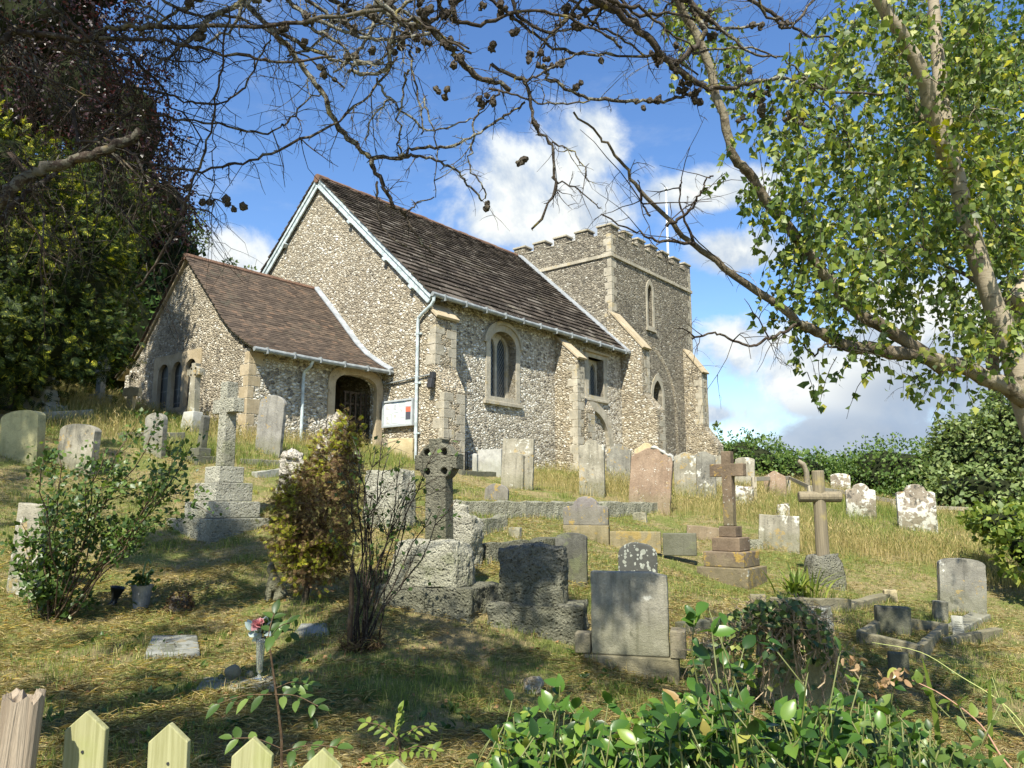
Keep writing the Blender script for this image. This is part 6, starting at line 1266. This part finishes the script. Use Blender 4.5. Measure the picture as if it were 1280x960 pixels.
camellia('glossy green camellia bush along the bottom right foreground', 615, 900, 260, .060, 2.3, 3.3, L_laurel, [(700,858),(760,880),(640,876)])
camellia('tall glossy camellia shoots in front of the ivy covered grave wall', 830, 1010, 100, .070, 2.3, 3.2, L_laurel, [(882,752),(868,775),(900,765),(890,790),(930,810),(960,800),(945,830),(880,830),(915,835)])
t, B = camellia('camellia bush with withered brown flowers at the right foreground', 985, 1150, 140, .056, 2.3, 3.3, L_laurel, [(1050,815),(1080,830),(1120,835),(1010,840)])
for q in ((1065,826),(1110,850),(1124,842),(1096,866)):
    c = at(*q, 2.6)+np.clip(rng.normal(size=(11, 3)), -1.3, 1.3)*.015; V, F = scatter(BIGLEAF, c-B, rdir(11, -.3), rdir(11), rng.uniform(.022, .040, 11), rng.uniform(.018, .03, 11)); np_mesh('withered_flower', V, F, L_wither, t)
camellia('fine leaved bramble growth in the bottom right corner', 1090, 1300, 110, .045, 2.2, 3.2, L_rose, [(1160,870),(1200,885),(1250,880)], 14, 'bramble', 0)
def shoot(label, pts, d0, d1, r, mat, leaves=0):
    P = trace(pts, d0, d1); B = P[0].copy(); t = thing('bramble_shoot' if leaves else 'grass_stalk', label, 'plant', tuple(B)); mb = MB(); mb.tube(P-B, np.linspace(r, r*.4, len(P)), 5); mb.build('stem', mat, t, smooth=True)
    if leaves: i = rng.integers(2, len(P), leaves); V, F = scatter(BIGLEAF, P[i]-B, rdir(leaves, .2), rdir(leaves)*.4+np.array([0, -.4, .9]), rng.uniform(.035, .055, leaves)); np_mesh('leaves', V, F, L_fern, t)
M_stalk = plain('pale_stalk', (.34, .36, .12), .6); M_redstem = plain('pinkish_stem', (.36, .20, .13), .6)
shoot('long pinkish bramble shoot with small leaves arching in the bottom right', [(1290,985),(1255,950),(1225,905),(1180,870),(1140,850)], 2.4, 2.6, .004, M_redstem, 10)
shoot('long pale grass stalk arching across the right foreground', [(1310,950),(1260,885),(1200,845),(1150,815),(1090,803)], 2.5, 2.8, .0025, M_stalk)
shoot('second pale grass stalk at the far right edge of the foreground', [(1300,945),(1270,905),(1250,875),(1240,846)], 2.5, 2.6, .002, M_stalk)
def blade(label, pts, d, w):
    P = trace(pts, d, d); B = P[0].copy(); V = []; F = []; n = len(P)
    for i, p in enumerate(P): ww = w*math.sin(math.pi*(.2+.79*i/(n-1))); V += [p-B+np.array([-ww, 0, 0]), p-B+np.array([0, ww*.5, 0]), p-B+np.array([ww, 0, 0])]
    for i in range(n-1): F += [(3*i, 3*i+1, 3*i+4, 3*i+3), (3*i+1, 3*i+2, 3*i+5, 3*i+4)]
    o = np_mesh('grass_leaf', V, F, L_fern); o.location = B; tag(o, label, 'grass blade')
blade('broad green grass blade standing among the right foreground bramble', [(1176,960),(1170,900),(1160,850),(1152,820)], 2.6, .010)
blade('broad green grass blade at the right edge of the foreground', [(1238,960),(1238,910),(1237,870),(1238,845)], 2.6, .009)

# ---------------------------------------------------------------- grass
MEADOW = [[(840,640),(860,590),(1010,600),(1200,640),(1300,690),(1300,740),(1235,735),(1130,700),(1010,695),(950,660)], [(660,600),(690,575),(930,585),(930,640),(845,645),(830,640),(750,622),(680,612)], [(40,490),(200,500),(330,540),(520,545),(520,585),(360,590),(230,575),(110,545),(40,530)]]
def ground_pts(dens, y0, y1):
    xm = y1*.78+1.2; n = int(dens*(2*xm)*(y1-y0)); y = rng.uniform(y0, y1, n); x = rng.uniform(-xm, xm, n); ok = np.abs(x) < y*.74+1.0; x, y = x[ok], y[ok]; z = gzn(x, y); P = np.stack([x, y, z], 1); px, py, dz = proj(P)
    in_church = (lambda a, b: (a > -4.4) & (a < 18) & (b > (np.where(a < 0, 1.7, 0))) & (b < 11))((x-C0[0])*CU[0]+(y-C0[1])*CU[1], (x-C0[0])*CV[0]+(y-C0[1])*CV[1])
    ok = (py > 440) & (py < 1040) & ~in_church; return P[ok], px[ok], py[ok]
def meadow_mask(px, py):
    m = np.zeros(px.shape, bool)
    for q in MEADOW: m |= in_poly(px+rng.normal(size=px.shape)*6, py+rng.normal(size=px.shape)*3, q)
    return m
def blades(name, P, h, w, lean, mat, label_kind='stuff', head=False):
    n = len(P); a = rng.uniform(0, 2*math.pi, n); D = np.stack([np.cos(a), np.sin(a), np.zeros(n)], 1); f = rng.uniform(0, 2*math.pi, n); S = np.stack([np.cos(f), np.sin(f), np.zeros(n)], 1)*np.asarray(w)[:, None]; h = np.asarray(h)[:, None]; l = np.asarray(lean)[:, None]; Z = np.array([0, 0, 1.0])
    m1 = P+Z*h*.55+D*h*l*.3; tp = P+Z*h*(1-.35*np.minimum(l, 1.2))+D*h*l; V = np.stack([P-S-Z*.02, P+S-Z*.02, m1-S*.8, m1+S*.8, tp], 1).reshape(-1, 3); b = (np.arange(n)*5)[:, None, None]; F = (np.array([(0, 1, 3), (0, 3, 2), (2, 3, 4)])[None]+b).reshape(-1, 3)
    if head:
        k = rng.random(n) < .38; q = tp[k]; d = np.where(True, D[k]*.5+Z*.7, 0); V2, F2 = scatter(LEAF, q-d*.03, d, rdir(len(q)), rng.uniform(.06, .13, len(q)), rng.uniform(.012, .022, len(q))); F2 = F2+len(V); V = np.vstack([V, V2]); F = np.vstack([F, F2])
    o = np_mesh(name, V, F, mat); tag(o, kind='stuff'); return o
G1 = []; G2 = []; H1 = []; HY = []
for dens, y0, y1 in ((2000, 2.2, 5), (1700, 5, 8), (1000, 8, 12), (520, 12, 18), (240, 18, 27), (90, 27, 40)):
    P, px, py = ground_pts(dens, y0, y1); md = meadow_mask(px, py); P = P[~md]; g = vnoise(P[:, 0], P[:, 1], .9)*.55+vnoise(P[:, 0]+7, P[:, 1], 3.1)*.45; r = rng.random(len(P)); gr = r < np.clip((g-np.interp(P[:, 1], [5, 9], [.38, .27]))*2.8, .08, 1)
    G1.append(P[gr]); k = ~gr & (rng.random(len(P)) < .7); G2.append(P[k])
G1 = np.vstack(G1); G2 = np.vstack(G2)
TU = []
bpy.context.view_layer.update()
for o in list(COL.objects):
    if o.parent is None and o.get('category') in ('headstone', 'kerb', 'grave cross', 'grave monument', 'stone', 'grave slab', 'tablet', 'pillar', 'tomb', 'grave') :
        ms = [o] if o.type == 'MESH' else [c for c in o.children if c.type == 'MESH'][:1]
        for m_ in ms:
            q = np.array([c for c in m_.bound_box]); lo, hi = q.min(0), q.max(0); L = 2*((hi[0]-lo[0])+(hi[1]-lo[1])); k = int(L*95); e = rng.uniform(0, 1, k)*L; X, Y = hi[0]-lo[0], hi[1]-lo[1]; pts = np.zeros((k, 3)); off = np.abs(rng.normal(size=k))*.022+.004
            f = e < X; pts[f] = np.stack([lo[0]+e[f], lo[1]-off[f], 0*off[f]], 1); g_ = (e >= X) & (e < 2*X); pts[g_] = np.stack([lo[0]+e[g_]-X, hi[1]+off[g_], 0*off[g_]], 1); h_ = e >= 2*X; y = (e[h_]-2*X)/2; pts[h_] = np.stack([np.where(rng.random(h_.sum()) < .5, lo[0]-off[h_], hi[0]+off[h_]), lo[1]+y, 0*y], 1)
            W_ = (np.array(m_.matrix_world)[:3, :3]@pts.T).T+np.array(m_.matrix_world)[:3, 3]; W_[:, 2] = gzn(W_[:, 0], W_[:, 1]); TU.append(W_)
TU = np.vstack(TU); kk = rng.random(len(TU)) < .6
blades('stone_edge_grass', TU[kk], rng.uniform(.04, .16, kk.sum()), rng.uniform(.0018, .0034, kk.sum()), rng.uniform(.15, .8, kk.sum()), L_grass)
blades('stone_edge_straw', TU[~kk], rng.uniform(.04, .16, (~kk).sum()), rng.uniform(.0016, .003, (~kk).sum()), rng.uniform(.2, 1.2, (~kk).sum()), L_straw)
tall = vnoise(G1[:, 0], G1[:, 1], 2.3); sc = np.clip(G1[:, 1]/7, .75, 1.7)
blades('lawn_grass', G1, rng.uniform(.022, .06, len(G1))*(1+3.0*np.clip(tall-.56, 0, 1)*2.5), rng.uniform(.0012, .0026, len(G1))*sc, rng.uniform(.2, 1.1, len(G1)), L_grass)
blades('dry_lawn_grass', G2, rng.uniform(.015, .04, len(G2)), rng.uniform(.0012, .0024, len(G2))*np.clip(G2[:, 1]/7, .75, 1.7), rng.uniform(.5, 2.2, len(G2)), L_straw)
# cut hay lying about
HP = np.vstack([ground_pts(d, a, b)[0] for d, a, b in ((1300, 2.2, 6), (850, 6, 10), (260, 10, 16), (90, 16, 24))]); HP = HP[vnoise(HP[:, 0], HP[:, 1], 1.3)*.6+vnoise(HP[:, 0], HP[:, 1]+9, 4)*.4 > .36]; n = len(HP); a = rng.uniform(0, 2*math.pi, n); D = np.stack([np.cos(a), np.sin(a), rng.normal(size=n)*.22], 1)
V, F = scatter(LEAF, HP+np.array([0, 0, 1])*rng.uniform(.008, .035, n)[:, None], D, rdir(n, 1.5), rng.uniform(.05, .15, n), rng.uniform(.003, .0065, n)*np.clip(HP[:, 1]/7, .8, 1.5)); tag(np_mesh('mown_hay', V, F, L_straw), kind='stuff')
# fallen leaves and bits under the trees
LP = ground_pts(26, 2.4, 9)[0]; n = len(LP); V, F = scatter(LEAF, LP+np.array([0, 0, .02]), rdir(n)*np.array([1, 1, .2]), rdir(n, 1.3), rng.uniform(.025, .06, n)); tag(np_mesh('leaf_litter', V, F, L_brownleaf), kind='stuff')
LP = ground_pts(14, 2.4, 8.5)[0]; LP = np.repeat(LP[vnoise(LP[:, 0], LP[:, 1], 1.1) > .5], 7, 0); n = len(LP); V, F = scatter(BIGLEAF, LP+rng.normal(size=(n, 3))*(.02, .02, .004)+np.array([0, 0, .01]), rdir(n, .35), rdir(n, 1.0), rng.uniform(.03, .075, n), rng.uniform(.03, .06, n)); tag(np_mesh('lawn_weeds', V, F, L_rose), kind='stuff')
# long grass
MP = []
for dens, y0, y1 in ((700, 9, 16), (420, 16, 22), (230, 22, 30), (110, 30, 42)):
    P, px, py = ground_pts(dens, y0, y1); MP.append(P[meadow_mask(px, py)])
MP = np.vstack(MP); n = len(MP); hh = .17+.30*vnoise(MP[:, 0], MP[:, 1], .7); gg = vnoise(MP[:, 0]+3, MP[:, 1], .55)+rng.normal(size=n)*.12; gr = gg < .42
blades('long_green_grass', MP[gr], (hh*rng.uniform(.5, 1.05, n))[gr]*.8, rng.uniform(.0022, .0045, gr.sum()), rng.uniform(.15, .7, gr.sum()), L_grass)
blades('long_dry_grass', MP[~gr], (hh*rng.uniform(.6, 1.25, n))[~gr], rng.uniform(.0018, .0040, (~gr).sum()), rng.uniform(.1, .55, (~gr).sum()), L_hay, head=True)
print('grass', len(G1), len(G2), len(HP), n)
